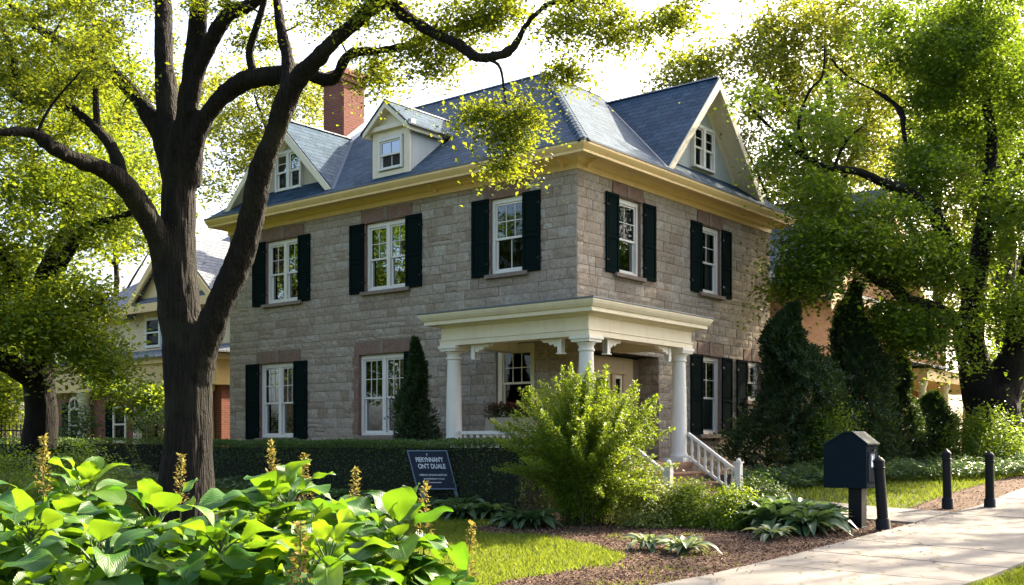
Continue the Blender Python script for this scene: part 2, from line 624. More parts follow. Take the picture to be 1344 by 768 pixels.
def ground_sheet(name, poly, mat, dz, edge=0.0, dens=None):
    """flat polygon laid on the terrain, cut where the terrain's grade changes"""
    bm = bmesh.new()
    f = bm.faces.new([bm.verts.new((x, y, 0)) for x, y in poly])
    bmesh.ops.triangulate(bm, faces=[f])
    for yc in YCUT:
        bmesh.ops.bisect_plane(bm, geom=bm.verts[:] + bm.edges[:] + bm.faces[:], plane_co=(0, yc, 0), plane_no=(0, 1, 0))
    for v in bm.verts:
        v.co.z = tz(v.co.y) + dz
    bmesh.ops.recalc_face_normals(bm, faces=bm.faces)
    if bm.faces and sum(ff.normal.z for ff in bm.faces) < 0:
        bmesh.ops.reverse_faces(bm, faces=bm.faces)
    if edge:
        bed = [e for e in bm.edges if e.is_boundary]
        r = bmesh.ops.extrude_edge_only(bm, edges=bed)
        for v in [g for g in r['geom'] if isinstance(g, bmesh.types.BMVert)]:
            v.co.z -= edge
    me = bpy.data.meshes.new(name)
    bm.to_mesh(me)
    bm.free()
    me.materials.append(mat)
    o = link(bpy.data.objects.new(name, me))
    return tag(o, kind='structure')


def lp(pts):
    return [l2w(x, y) for x, y in pts]


ground_sheet('lawn', [(-320, -60), (320, -60), (320, 560), (-320, 560)], M['lawn'], 0.0)

# wavy edges for the planting bed
def wavy(poly, amp=.10, step=.35):
    out = []
    n = len(poly)
    for i in range(n):
        a, b = np.array(poly[i], float), np.array(poly[(i + 1) % n], float)
        L = np.linalg.norm(b - a)
        k = max(1, int(L / step))
        nr = np.array([-(b - a)[1], (b - a)[0]]) / max(L, 1e-6)
        for j in range(k):
            p = a + (b - a) * j / k
            w = amp * mnoise.noise(Vector((p[0] * 1.1, p[1] * 1.1, 3.3))) + amp * .6 * mnoise.noise(Vector((p[0] * 3.7, p[1] * 3.7, 1.3)))
            out.append(tuple(p + nr * w))
    return out


BED = wavy([(-.45, 12.2), (.2, 13.1), (1.2, 14.3), (1.55, 15.0), (1.3, 15.9), (.5, 17.2), (-.55, 17.7), (-.75, 18.3), (.1, 18.9),
            (.32, 20.2), (.1, 21.35), (-1.9, 21.9)], .2) + wavy([(-1.9, 21.9), (-9.5, 27.2), (-10.5, 29.5), l2w(-.2, 13), l2w(-.2, -1), l2w(-.5, -3.2)])[0:-1] + lp([(-.55, -3.2), (-.55, -7.5), (-9.5, -7.5)])
STRIP = lp([(1.65, -7.5), (22, -7.5)]) + wavy(lp([(22, -6.45), (1.65, -6.5)]), .08)[:-1] + lp([(1.65, -6.5)])
BED2 = wavy(lp([(1.65, -1.7), (4.0, -1.9), (6.5, -2.6), (10.5, -3.3), (15.5, -2.8), (18, 0), (17, 6), (9.7, 6), (9.7, .1), (1.65, .1)]), .12)
ground_sheet('mulch_bed', BED, M['mulch'], .006)
ground_sheet('mulch_strip', STRIP, M['mulch'], .006)
ground_sheet('mulch_border', BED2, M['mulch'], .006)

# pavement: slabs with real gaps, kept as one sheet of the place each
def slabs(name, x0, x1, y0, y1, nx, ny, dz=.05, gap=.02):
    bm = bmesh.new()
    for i in range(nx):
        for j in range(ny):
            xa, xb = x0 + (x1 - x0) * i / nx + gap / 2, x0 + (x1 - x0) * (i + 1) / nx - gap / 2
            ya, yb = y0 + (y1 - y0) * j / ny + gap / 2, y0 + (y1 - y0) * (j + 1) / ny - gap / 2
            jz = random.uniform(-.004, .004)
            f = bm.faces.new([bm.verts.new((*l2w(a, b), jz)) for a, b in ((xa, ya), (xb, ya), (xb, yb), (xa, yb))])
    for yc in YCUT:
        bmesh.ops.bisect_plane(bm, geom=bm.verts[:] + bm.edges[:] + bm.faces[:], plane_co=(0, yc, 0), plane_no=(0, 1, 0))
    for v in bm.verts:
        v.co.z += tz(v.co.y) + dz
    bmesh.ops.recalc_face_normals(bm, faces=bm.faces)
    if sum(ff.normal.z for ff in bm.faces) < 0:
        bmesh.ops.reverse_faces(bm, faces=bm.faces)
    bed = [e for e in bm.edges if e.is_boundary]
    r = bmesh.ops.extrude_edge_only(bm, edges=bed)
    for v in [g for g in r['geom'] if isinstance(g, bmesh.types.BMVert)]:
        v.co.z -= dz + .02
    me = bpy.data.meshes.new(name)
    bm.to_mesh(me)
    bm.free()
    me.materials.append(M['concrete'])
    return tag(link(bpy.data.objects.new(name, me)), kind='structure')


slabs('sidewalk', -30, 42, -10.2, -7.52, 46, 1)
slabs('front_walk', -.53, 1.62, -7.50, -3.25, 1, 3)
ground_sheet('road', lp([(-60, -22), (70, -22), (70, -13.2), (-60, -13.2)]), M['asphalt'], .02)


def in_poly(P_, poly):
    x, y = P_[:, 0], P_[:, 1]
    ins = np.zeros(len(P_), bool)
    n = len(poly)
    for i in range(n):
        x1, y1 = poly[i]
        x2, y2 = poly[(i + 1) % n]
        c = ((y1 > y) != (y2 > y)) & (x < (x2 - x1) * (y - y1) / (y2 - y1 + 1e-12) + x1)
        ins ^= c
    return ins


def visible_ground(n, yr, xr=(-26, 30)):
    p = np.stack([RNG.uniform(*xr, n), RNG.uniform(*yr, n)], 1)
    k = np.abs(p[:, 0]) < p[:, 1] * .50 + 1.5
    return p[k]


WALK = lp([(-30, -10.22), (42, -10.22), (42, -7.48), (-30, -7.48)])
FWALK = lp([(-.56, -7.52), (1.64, -7.52), (1.64, -3.2), (-.56, -3.2)])
HOUSE = lp([(-2.5, -2.2), (9.6, -2.2), (9.6, 13), (-2.5, 13)])


def grass_mesh():
    pts = []
    for n, yr, xr in ((170000, (11.5, 20), (-3, 9)), (110000, (7, 24), (-13, -2.5)), (120000, (18, 32), (-9, 16)), (60000, (22, 46), (-22, 24))):
        p = visible_ground(n, yr, xr)
        keep = ~(in_poly(p, BED) | in_poly(p, STRIP) | in_poly(p, BED2) | in_poly(p, WALK) | in_poly(p, FWALK) | in_poly(p, HOUSE))
        pts.append(p[keep])
    p = np.concatenate(pts)
    # a thin scatter of blades creeping into the bed near its edge
    q = visible_ground(9000, (12, 17.5), (-1, 3))
    q = q[in_poly(q, BED)]
    q = q[np.array([mnoise.noise(Vector((a * 1.4, b * 1.4, 9))) > .12 for a, b in q])] if len(q) else q
    p = np.concatenate([p, q[: len(q) // 2]])
    n = len(p)
    z = np.interp(p[:, 1], TY, TZ)
    dist = np.hypot(p[:, 0], p[:, 1])
    h = RNG.uniform(.03, .085, n) * (1 + .3 * (dist > 22))
    w = .0035 + dist * .00022
    a = RNG.uniform(0, 2 * np.pi, n)
    lean = RNG.uniform(.1, .9, n) * h
    la = RNG.uniform(0, 2 * np.pi, n)
    base = np.stack([p[:, 0], p[:, 1], z - .004], 1)
    sd = np.stack([np.cos(a) * w, np.sin(a) * w, np.zeros(n)], 1)
    mid = base + np.stack([np.cos(la) * lean * .35, np.sin(la) * lean * .35, h * .6], 1)
    tip = base + np.stack([np.cos(la) * lean, np.sin(la) * lean, h], 1)
    V = np.stack([base - sd, base + sd, mid + sd * .6, tip, mid - sd * .6], 1).reshape(-1, 3)
    i = np.arange(n)[:, None] * 5
    Fc = (i + np.array([[0, 1, 2, 3, 4]]))
    o = fast_mesh('grass', V, Fc, 5, M['grass'], tint=RNG.beta(2, 2.4, n))
    tag(o, 'short mown green grass of the front lawn beside the sidewalk', 'grass', kind='stuff')


grass_mesh()


def chips_mesh():
    p = np.concatenate([visible_ground(110000, (11.8, 20), (-2, 9)), visible_ground(40000, (19, 30), (-6, 14))])
    ly = -UX[0] * 0 + (p[:, 0] - HC[0]) * UX[0] + (p[:, 1] - HC[1]) * UX[1]
    spill = (ly > -7.9) & (ly < -7.5) & (RNG.uniform(0, 1, len(p)) < .10 * np.exp(-(-7.5 - ly) * 9)) & ~in_poly(p, FWALK)
    keep = (in_poly(p, BED) | in_poly(p, STRIP) | in_poly(p, BED2) | spill) & ~in_poly(p, HOUSE)
    sp = spill[keep]
    p = p[keep]
    n = len(p)
    z = np.interp(p[:, 1], TY, TZ) + np.where(sp, .056, .012 + RNG.uniform(0, .02, n))
    L = RNG.uniform(.006, .030, n)
    W = RNG.uniform(.003, .009, n)
    a = RNG.uniform(0, 2 * np.pi, n)
    tl = RNG.normal(0, .35, n)
    d = np.stack([np.cos(a) * L, np.sin(a) * L, tl * L], 1)
    s_ = np.stack([-np.sin(a) * W, np.cos(a) * W, RNG.normal(0, .35, n) * W], 1)
    c = np.stack([p[:, 0], p[:, 1], z], 1)
    V = np.stack([c - d - s_, c + d - s_, c + d + s_, c - d + s_], 1).reshape(-1, 3)
    Fc = np.arange(n)[:, None] * 4 + np.array([[0, 1, 2, 3]])
    o = fast_mesh('mulch_chips', V, Fc, 4, M['chips'], tint=RNG.beta(1.8, 2.2, n))
    tag(o, 'reddish brown wood chips strewn over the planting beds', 'mulch', kind='stuff')


chips_mesh()


def litter():
    p = np.concatenate([visible_ground(1100, (12, 22), (0, 11)), visible_ground(300, (20, 30), (-8, 14))])
    p = p[~in_poly(p, HOUSE)]
    n = len(p)
    C = np.stack([p[:, 0], p[:, 1], np.interp(p[:, 1], TY, TZ) + np.where(in_poly(p, WALK) | in_poly(p, FWALK), .056, .035)], 1)
    a = RNG.uniform(0, 2 * np.pi, n)
    nr = rand_unit(n) * .25 + np.array([0, 0, 1.0])
    d = np.stack([np.cos(a), np.sin(a), np.zeros(n)], 1)
    L = RNG.uniform(.03, .075, n)[:, None]
    s_ = np.cross(nr, d) * L * .35
    V = np.stack([C, C + d * L * .5 + s_, C + d * L, C + d * L * .5 - s_], 1).reshape(-1, 3)
    Fc = np.arange(n)[:, None] * 4 + np.array([[0, 1, 2, 3]])
    tag(fast_mesh('fallen_leaves', V, Fc, 4, M['spike'], tint=RNG.beta(2, 2, n)), 'dry fallen leaves scattered on the sidewalk and beds', 'leaf litter', kind='stuff')


def rand_unit(n):
    v = RNG.normal(size=(n, 3))
    return v / np.linalg.norm(v, axis=1, keepdims=True)


litter()

# ------------------------------------------------------------------ the stone house
house = empty('stone_house', (HC[0], HC[1], 0), 'two-storey grey stone house with blue slate roof, dark green shutters and a corner porch', 'house', rotz=ANG)
WX, LY = 9.45, 12.3
Z0, ZT = .3, 7.70


def mapL(s, z, d):
    return (d, s, z)


def mapR(s, z, d):
    return (s, d, z)


# openings: (s0, s1, z0, z1)
OPL = [(9.18, 10.64, 5.55, 7.28), (5.13, 6.65, 5.55, 7.28), (1.42, 2.46, 5.58, 7.32),
       (9.36, 10.92, 1.82, 3.88), (5.20, 6.88, 1.86, 3.92), (1.16, 2.27, 2.25, 3.93)]
OPR = [(1.50, 2.58, 5.58, 7.34), (5.40, 6.50, 5.56, 7.30), (5.40, 6.52, 1.90, 3.92), (7.95, 8.80, 2.85, 3.92), (.62, 3.40, 1.25, 3.74)]


def sub_rect(r, h):
    a0, a1, b0, b1 = r
    c0, c1, d0, d1 = h
    if a1 <= c0 or a0 >= c1 or b1 <= d0 or b0 >= d1:
        return [r]
    out = []
    if a0 < c0:
        out.append((a0, c0, b0, b1))
    if a1 > c1:
        out.append((c1, a1, b0, b1))
    m0, m1 = max(a0, c0), min(a1, c1)
    if b0 < d0:
        out.append((m0, m1, b0, d0))
    if b1 > d1:
        out.append((m0, m1, d1, b1))
    return out


def stone_rects(s0, s1, z0, z1, holes, seed, jog=0.0):
    rr = random.Random(seed)
    rects = []
    z = z0
    row = 0
    while z < z1 - .02:
        h = rr.choice([.19, .22, .22, .25, .27])
        if z1 - z - h < .12:
            h = z1 - z
        s = s0 - (rr.uniform(0, .4))
        while s < s1:
            w = rr.choice([.26, .34, .42, .5, .62, .72]) * rr.uniform(.9, 1.1)
            e = s + w
            if s1 - e < .16:
                e = s1
            a, b = max(s, s0), min(e, s1)
            if b - a > .05:
                if h > .24 and rr.random() < .16:
                    hh = h * rr.uniform(.42, .58)
                    rects += [(a, b, z, z + hh), (a, b, z + hh, z + h)]
                else:
                    rects.append((a, b, z, z + h))
            s = e
        z += h
        row += 1
    for hole in holes:
        nr = []
        for r in rects:
            nr += sub_rect(r, hole)
        rects = nr
    return [r for r in rects if r[1] - r[0] > .035 and r[3] - r[2] > .035]


def add_stones(mb, rects, fn, seed, proud=.022):
    rr = random.Random(seed)
    for (a, b, z0, z1) in rects:
        g = .006
        a_, b_, c_, d_ = a + g, b - g, z0 + g, z1 - g
        nx = 2 if b_ - a_ < .3 else 4
        nz = 2
        pr = proud * rr.uniform(.65, 1.25)
        t = min(1, max(0, rr.gauss(.5, .27)))
        V = []
        for j in range(nz + 1):
            for i in range(nx + 1):
                edge = i in (0, nx) or j in (0, nz)
                u, w = i / nx, j / nz
                js = 0 if i in (0, nx) else rr.uniform(-.01, .01)
                s = a_ + (b_ - a_) * u + js
                z = c_ + (d_ - c_) * w + rr.uniform(-.004, .004) * (not edge or .7)
                d = -pr * .72 + rr.uniform(-.003, .003) if edge else -pr - rr.uniform(0, .014)
                V.append(fn(s, z, d))
        W = nx + 1
        Fs = [(j * W + i, j * W + i + 1, (j + 1) * W + i + 1, (j + 1) * W + i) for j in range(nz) for i in range(nx)]
        per = [i for i in range(W)] + [j * W + nx for j in range(1, nz + 1)] + [nz * W + i for i in range(nx - 1, -1, -1)] + [j * W for j in range(nz - 1, 0, -1)]
        base = len(V)
        for i in per:
            p = V[i]
            # ring at the mortar, slightly outward
            jx, jz = i % W, i // W
            s = a + .001 if jx == 0 else (b - .001 if jx == nx else None)
            zz = z0 + .001 if jz == 0 else (z1 - .001 if jz == nz else None)
            if fn is mapL:
                V.append((.004, s if s is not None else p[1], zz if zz is not None else p[2]))
            elif fn is mapR:
                V.append((s if s is not None else p[0], .004, zz if zz is not None else p[2]))
            else:
                q = fn(s if s is not None else a_ + (b_ - a_) * jx / nx, zz if zz is not None else c_ + (d_ - c_) * jz / nz, .004)
                V.append(q)
        n = len(per)
        Fs += [(per[k], per[(k + 1) % n], base + (k + 1) % n, base + k) for k in range(n)]
        mb.add(V, Fs, 0, t)


def wall_grid(mb, s0, s1, z0, z1, holes, fn, m, d=.0):
    ss = sorted({s0, s1} | {h[0] for h in holes} | {h[1] for h in holes})
    zs = sorted({z0, z1} | {h[2] for h in holes} | {h[3] for h in holes})
    for i in range(len(ss) - 1):
        for j in range(len(zs) - 1):
            cx_, cz_ = (ss[i] + ss[i + 1]) / 2, (zs[j] + zs[j + 1]) / 2
            if any(h[0] < cx_ < h[1] and h[2] < cz_ < h[3] for h in holes):
                continue
            mb.face([fn(ss[i], zs[j], d), fn(ss[i + 1], zs[j], d), fn(ss[i + 1], zs[j + 1], d), fn(ss[i], zs[j + 1], d)], m)


wall = MB()
wall_grid(wall, 0, LY, Z0, ZT, OPL, mapL, 1)
wall_grid(wall, 0, WX, Z0, ZT, OPR, mapR, 1)
# reveals
for fn, ops in ((mapL, OPL), (mapR, OPR[:4])):
    for (a, b, z0, z1) in ops:
        for q in (((a, z0), (a, z1)), ((b, z0), (b, z1)), ((a, z0), (b, z0)), ((a, z1), (b, z1))):
            (p, r_), (p2, r2) = q
            wall.face([fn(p, r_, -.015), fn(p2, r2, -.015), fn(p2, r2, .26), fn(p, r_, .26)], 2)
# hidden faces and interior
for a, b in (((WX, 0), (WX, 7)), ((WX, 7), (7, 7)), ((7, 7), (7, LY)), ((7, LY), (0, LY))):
    wall.face([(*a, Z0), (*b, Z0), (*b, ZT), (*a, ZT)], 1)
wall.face([(0, 0, ZT), (WX, 0, ZT), (WX, 7, ZT), (7, 7, ZT), (7, LY, ZT), (0, LY, ZT)], 3)
add_stones(wall, stone_rects(0, LY, Z0, ZT, OPL + [(9.03, 10.8, 7.28, 7.62), (4.98, 6.8, 7.28, 7.62), (1.3, 2.65, 7.32, 7.66), (9.15, 11.07, 3.88, 4.22), (5.0, 7.02, 3.92, 4.27)], 11), mapL, 21)
add_stones(wall, stone_rects(0, WX, Z0, ZT, OPR + [(1.36, 2.72, 7.34, 7.66), (5.26, 6.64, 7.30, 7.63), (5.26, 6.66, 3.92, 4.26), (7.8, 8.95, 3.92, 4.24)], 12), mapR, 22)
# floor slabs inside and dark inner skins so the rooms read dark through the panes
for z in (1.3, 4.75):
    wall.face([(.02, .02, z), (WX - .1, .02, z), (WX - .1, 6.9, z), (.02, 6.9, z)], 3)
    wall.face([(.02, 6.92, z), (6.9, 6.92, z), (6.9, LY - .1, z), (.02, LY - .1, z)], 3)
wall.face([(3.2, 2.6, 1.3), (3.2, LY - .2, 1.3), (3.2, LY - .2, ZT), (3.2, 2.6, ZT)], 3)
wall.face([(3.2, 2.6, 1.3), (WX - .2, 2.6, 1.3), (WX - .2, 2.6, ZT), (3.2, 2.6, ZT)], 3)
# recessed entry: jambs in stone, ceiling
DEP = .6
jamb = lambda s, z, d: (3.40 + d * -1 if False else 3.40 + d, s, z)
wall.face([(3.42, 0, 1.25), (3.42, DEP, 1.25), (3.42, DEP, 3.74), (3.42, 0, 3.74)], 1)
add_stones(wall, stone_rects(.0, DEP, 1.25, 3.74, [], 31), lambda s, z, d: (3.42 + d, s, z), 32)
wall.face([(.60, 0, 1.25), (.60, DEP, 1.25), (.60, DEP, 3.74), (.60, 0, 3.74)], 1)
add_stones(wall, stone_rects(.0, DEP, 1.25, 3.74, [], 33), lambda s, z, d: (.60 - d, s, z), 34)
wall.face([(.6, 0, 3.74), (3.42, 0, 3.74), (3.42, DEP, 3.74), (.6, DEP, 3.74)], 3)
wall.build('wall', [M['stone'], M['mortar'], M['brownstone'], M['dark']], house, weld=False)


def lintel(fn, a, b, z0, z1, h=.32, key=True):
    mb = MB()
    mid = (a + b) / 2
    k = .07
    z1 = z0 + h
    if key:
        mb.prism([(a - .0, z0), (mid - k, z0 + .03), (mid - k - .02, z1 + .02), (a + .02, z1 - .01)], -.03, .02, fn, 0, .45)
        mb.prism([(b + .0, z0), (mid + k, z0 + .03), (mid + k + .02, z1 + .02), (b - .02, z1 - .01)], -.03, .02, fn, 0, .6)
        mb.prism([(mid - k + .005, z0 + .02), (mid + k - .005, z0 + .02), (mid + k + .012, z1 + .035), (mid - k - .012, z1 + .035)], -.04, .02, fn, 1, .6)
    else:
        mb.prism([(a, z0), (b, z0), (b, z1), (a, z1)], -.03, .02, fn, 0, .5)
    mb.build('lintel', [M['brownstone'], M['sillstone']], house, bevel=.008)


def window(fn, a, b, z0, z1, double=False, cols=3, rows=2, frame='white', curtain=None, casing=.075, parent=house, d0=.05, lower_mid=False):
    """sash window set in its opening: frame > sash, pane, curtain"""
    fr = MB()
    c = casing
    fr.box((a + .004, z0 + .004, d0), (a + c, z1 - .004, d0 + .13), fn=lambda s, z, d: fn(s, z, d))
    fr.box((b - .004, z0 + .004, d0), (b - c, z1 - .004, d0 + .13), fn=lambda s, z, d: fn(s, z, d))
    fr.box((a + c, z1 - .004, d0), (b - c, z1 - c * 1.3, d0 + .13), fn=lambda s, z, d: fn(s, z, d))
    fr.box((a + c, z0 + .004, d0 - .02), (b - c, z0 + c * .9, d0 + .13), fn=lambda s, z, d: fn(s, z, d))
    mid = (a + b) / 2
    if double:
        fr.box((mid - .06, z0 + c * .9, d0), (mid + .06, z1 - c * 1.3, d0 + .13), fn=lambda s, z, d: fn(s, z, d))
    f = fr.build('window', M[frame], parent, bevel=.006)
    units = [(a + c, mid - .06), (mid + .06, b - c)] if double else [(a + c, b - c)]
    sa = MB()
    gl = MB()
    zl, zh = z0 + c * .9, z1 - c * 1.3
    zm = zl + (zh - zl) * .46
    for (p, q) in units:
        for (e0, e1, dd) in ((zm, zh, d0 + .035), (zl, zm + .045, d0 + .075)):
            w = .042
            sa.box((p, e0, dd), (p + w, e1, dd + .035), fn=fn)
            sa.box((q - w, e0, dd), (q, e1, dd + .035), fn=fn)
            sa.box((p + w, e1 - w, dd), (q - w, e1, dd + .035), fn=fn)
            sa.box((p + w, e0, dd), (q - w, e0 + w * 1.15, dd + .035), fn=fn)
            gl.face([fn(p + w, e0 + w, dd + .018), fn(q - w, e0 + w, dd + .018), fn(q - w, e1 - w, dd + .018), fn(p + w, e1 - w, dd + .018)])
            upper = e0 == zm
            if upper or lower_mid:
                nc, nr = (cols, rows) if upper else (2, 1)
                for i in range(1, nc):
                    s = p + w + (q - p - 2 * w) * i / nc
                    sa.box((s - .009, e0 + w, dd + .004), (s + .009, e1 - w, dd + .03), fn=fn)
                for i in range(1, nr):
                    z = e0 + w + (e1 - e0 - 2 * w) * i / nr
                    sa.box((p + w, z - .009, dd + .006), (q - w, z + .009, dd + .028), fn=fn)
    sa.build('sash', M[frame], f)
    gl.build('pane', M['glass'], f)
    cu = MB()
    for (p, q) in ([(a + c, a + c + (b - a) * (.22 if curtain != 'wide' else .36)), (b - c - (b - a) * (.2 if curtain != 'wide' else .3), b - c)] if curtain else []):
        n = 16
        V = []
        for i in range(n + 1):
            s = p + (q - p) * i / n
            dd = d0 + .22 + .025 * math.sin(i * 1.9) + .01 * math.sin(i * .7)
            V += [fn(s, z0 + .02, dd), fn(s, z1 - .02, dd)]
        cu.add(V, [(2 * i, 2 * i + 2, 2 * i + 3, 2 * i + 1) for i in range(n)], 0, .5, True)
    if curtain:
        cu.build('curtain', M['curtain'], f)
    return f


def shutter(fn, a, b, z0, z1, tilt=0.0):
    mb = MB()
    t0, t1 = -.075, -.030
    w = .065
    mb.box((a, z0, t0), (a + w, z1, t1), fn=fn)
    mb.box((b - w, z0, t0), (b, z1, t1), fn=fn)
    zm = z0 + (z1 - z0) * .45
    for zz0, zz1 in ((z0, z0 + .1), (zm - .04, zm + .04), (z1 - .08, z1)):
        mb.box((a + w, zz0, t0 + .002), (b - w, zz1, t1), fn=fn)
    mb.box((a + w, z0 + .1, t0 + .022), (b - w, z1 - .08, t1 - .002), fn=fn)
    for zz0, zz1 in ((z0 + .13, zm - .07), (zm + .07, z1 - .11)):
        mb.box((a + w + .03, zz0, t0 + .012), (b - w - .03, zz1, t0 + .024), fn=fn)
    s = mb.build('shutter', M['green'], house, bevel=.004)
    for z in (z0 + .28, z1 - .28):
        pin = MB()
        pin.box((a - .012, z - .02, -.062), (a + .09, z + .02, t0 - .003), fn=fn)
        pin.box((a - .012, z - .02, -.062), (a + .0, z + .02, .0), fn=fn)
        pin.build('hinge', M['iron'], s)


def sill(fn, a, b, z):
    mb = MB()
    mb.prism([(-.13, z - .11), (-.13, z - .02), (.05, z + .006), (.05, z - .11)], a - .1, b + .1, lambda d, zz, s: fn(s, zz, d), 0, .5)
    mb.build('window_sill', M['sillstone'], house, bevel=.008)


wins = [(mapL, OPL[0], 1, 2, 'wide', (10.64, 11.2), (8.76, 9.24)), (mapL, OPL[1], 1, 2, None, (6.66, 7.2), (4.63, 5.17)), (mapL, OPL[2], 0, 3, None, (2.48, 3.0), (.97, 1.47)),
        (mapL, OPL[3], 1, 3, None, (10.92, 11.5), (8.88, 9.42)), (mapL, OPL[4], 1, 3, 'x', None, (4.6, 5.22)), (mapL, OPL[5], 0, 3, None, None, None),
        (mapR, OPR[0], 0, 2, 'wide', (1.07, 1.58), (2.66, 3.2)), (mapR, OPR[1], 0, 2, 'x', (4.9, 5.46), (6.54, 7.05)), (mapR, OPR[2], 0, 2, 'wide', (4.9, 5.5), (6.55, 7.1)),
        (mapR, OPR[3], 0, 2, None, (7.38, 7.98), (8.86, 9.36))]
for k, (fn, o, dbl, cols, cur, s1, s2) in enumerate(wins):
    a, b, z0, z1 = o
    porch = k == 5
    window(fn, a, b, z0, z1, bool(dbl), cols, 2, 'cream' if porch else 'white', cur, .13 if porch else .085, lower_mid=(k == 2), d0=.02 if porch else .06)
    if not porch:
        ext = .12 if dbl == 0 else .15
        lintel(fn, a - ext, b + ext, z1, z1, .30 if k in (2, 6) else .33, key=k != 2)
        if k not in (3, 4, 8, 9):
            sill(fn, a, b, z0)
    for sh in (s1, s2):
        if sh:
            shutter(fn, sh[0], sh[1], (z0 if k != 9 else 1.9) - .04, z1 + .02)
for fn, a, b, z in ((mapL, 9.36, 10.92, 1.82), (mapL, 5.2, 6.88, 1.86), (mapR, 5.4, 6.52, 1.90), (mapR, 7.95, 8.8, 2.85)):
    sill(fn, a, b, z)

# brown stone jamb blocks beside the middle ground-floor window
jb = MB()
for i, z in enumerate(np.arange(1.9, 3.9, .285)):
    jb.box((6.885, z, -.028), (7.06 if i % 2 else 7.12, z + .275, .015), 0, random.uniform(.2, .8), fn=mapL)
jb.build('window_jamb', M['brownstone'], house, bevel=.008)

# ---- cornice
OV = .65


def ring(mb, prof, m=0, ends=True):
    """moulding profile (offset outwards, z) swept along the two street sides and round the far ends"""
    path = [(7.0, LY, 0, .4), (0, LY, -1, .4), (0, 0, -1, -1), (WX, 0, .4, -1), (WX, 7, .4, 1)]
    n = len(prof)
    V, Fs = [], []
    for (x, y, ox, oy) in path:
        for (o, z) in prof:
            V.append((x + ox * o, y + oy * o, z))
    for i in range(len(path) - 1):
        for k in range(n):
            k2 = (k + 1) % n
            Fs.append((i * n + k, i * n + k2, (i + 1) * n + k2, (i + 1) * n + k))
    Fs += [tuple(range(n)), tuple(range((len(path) - 1) * n, len(path) * n))]
    mb.add(V, Fs, m)


co = MB()
ring(co, [(-.01, 7.66), (.055, 7.66), (.06, 7.78), (.10, 7.80), (.13, 7.86), (.20, 7.90), (.20, 7.93), (-.01, 7.93)])
ring(co, [(.20, 7.895), (.52, 7.86), (.52, 7.90), (.20, 7.935)])
ring(co, [(.52, 7.83), (.60, 7.83), (.60, 7.88), (.62, 7.90), (.66, 7.95), (.685, 7.99), (.685, 8.035), (.52, 8.02)])
co.build('cornice', M['butter'], house)
gt = MB()
ring(gt, [(.50, 8.02), (.70, 8.038), (.705, 8.075), (.50, 8.06)])
gt.build('gutter_edge', M['lead'], house)
for fn, s in ((mapL, .05), (mapL, 4.1), (mapR, -.0)):
    mb = MB()
    s = s + .25 if s < .2 else s
    mb.prism([(-.10, 7.72), (-.15, 7.71), (-.20, 7.80), (-.31, 7.815), (-.36, 7.80), (-.38, 7.87), (-.10, 7.90)], s - .035, s + .035, lambda d, z, q: fn(q, z, d))
    mb.build('bracket', M['butter'], house, bevel=.006)

# ---- main roof
ZE, SL = 8.05, .815
KP = 3.5
ZR = ZE + SL * (KP + OV)
p0, pa, pb, pi, pc, pd = (-.68, -.68), (-.68, LY + .30), (7.68, LY + .30), (7.68, 7.68), (WX + .30, 7.68), (WX + .30, -.68)
ro = MB()


def z_(p, z):
    return (p[0], p[1], z)


K, R1, R2 = (KP, KP, ZR), (KP, LY - 3.5, ZR), (WX - 3.5, KP, ZR)
for poly in ([z_(p0, ZE), K, R1, z_(pa, ZE)], [z_(pa, ZE), R1, z_(pb, ZE)], [z_(pb, ZE), R1, K, z_(pi, ZE)], [z_(pi, ZE), K, R2, z_(pc, ZE)], [z_(pc, ZE), R2, z_(pd, ZE)], [z_(pd, ZE), R2, K, z_(p0, ZE)]):
    ro.face(poly)
per = [p0, pa, pb, pi, pc, pd]
for i in range(6):
    a, b = per[i], per[(i + 1) % 6]
    ro.face([z_(a, ZE), z_(b, ZE), z_(b, ZE - .03), z_(a, ZE - .03)])
ro.face([z_(p, ZE - .03) for p in per])
roof = ro.build('roof', M['slate'], house)


def roof_z(d):
    return ZE + SL * (d + .68) * (KP + OV) / (KP + .68)


def cap_line(mb, a, b, r=.07, step=.3, m=0):
    """row of overlapping ridge tiles"""
    a, b = Vector(a), Vector(b)
    n = max(2, int((b - a).length / step))
    d = (b - a).normalized()
    up = Vector((0, 0, 1))
    sd = d.cross(up).normalized()
    nu = sd.cross(d).normalized()
    for i in range(n):
        p, q = a + (b - a) * (i / n), a + (b - a) * ((i + 1.12) / n)
        V = []
        for pt, k in ((p, 1.12), (q, .92)):
            for sx, uz in ((-1.6, -.75), (-.9, .1), (0, .42), (.9, .1), (1.6, -.75)):
                V.append(pt + sd * (r * sx * k) + nu * (r * uz * k))
        mb.add(V, [(j, j + 1, j + 6, j + 5) for j in range(4)] + [(0, 1, 2, 3, 4), (9, 8, 7, 6, 5)], m)


cp = MB()
cap_line(cp, (-.66, -.66, ZE + .02), (KP, KP, ZR + .02), .085, .26)
cp.build('hip_tiles', M['slate'], roof)
cr = MB()
cap_line(cr, K, R1, .05, .5)
cap_line(cr, K, R2, .05, .5)
cr.build('ridge_tiles', M['lead'], roof)


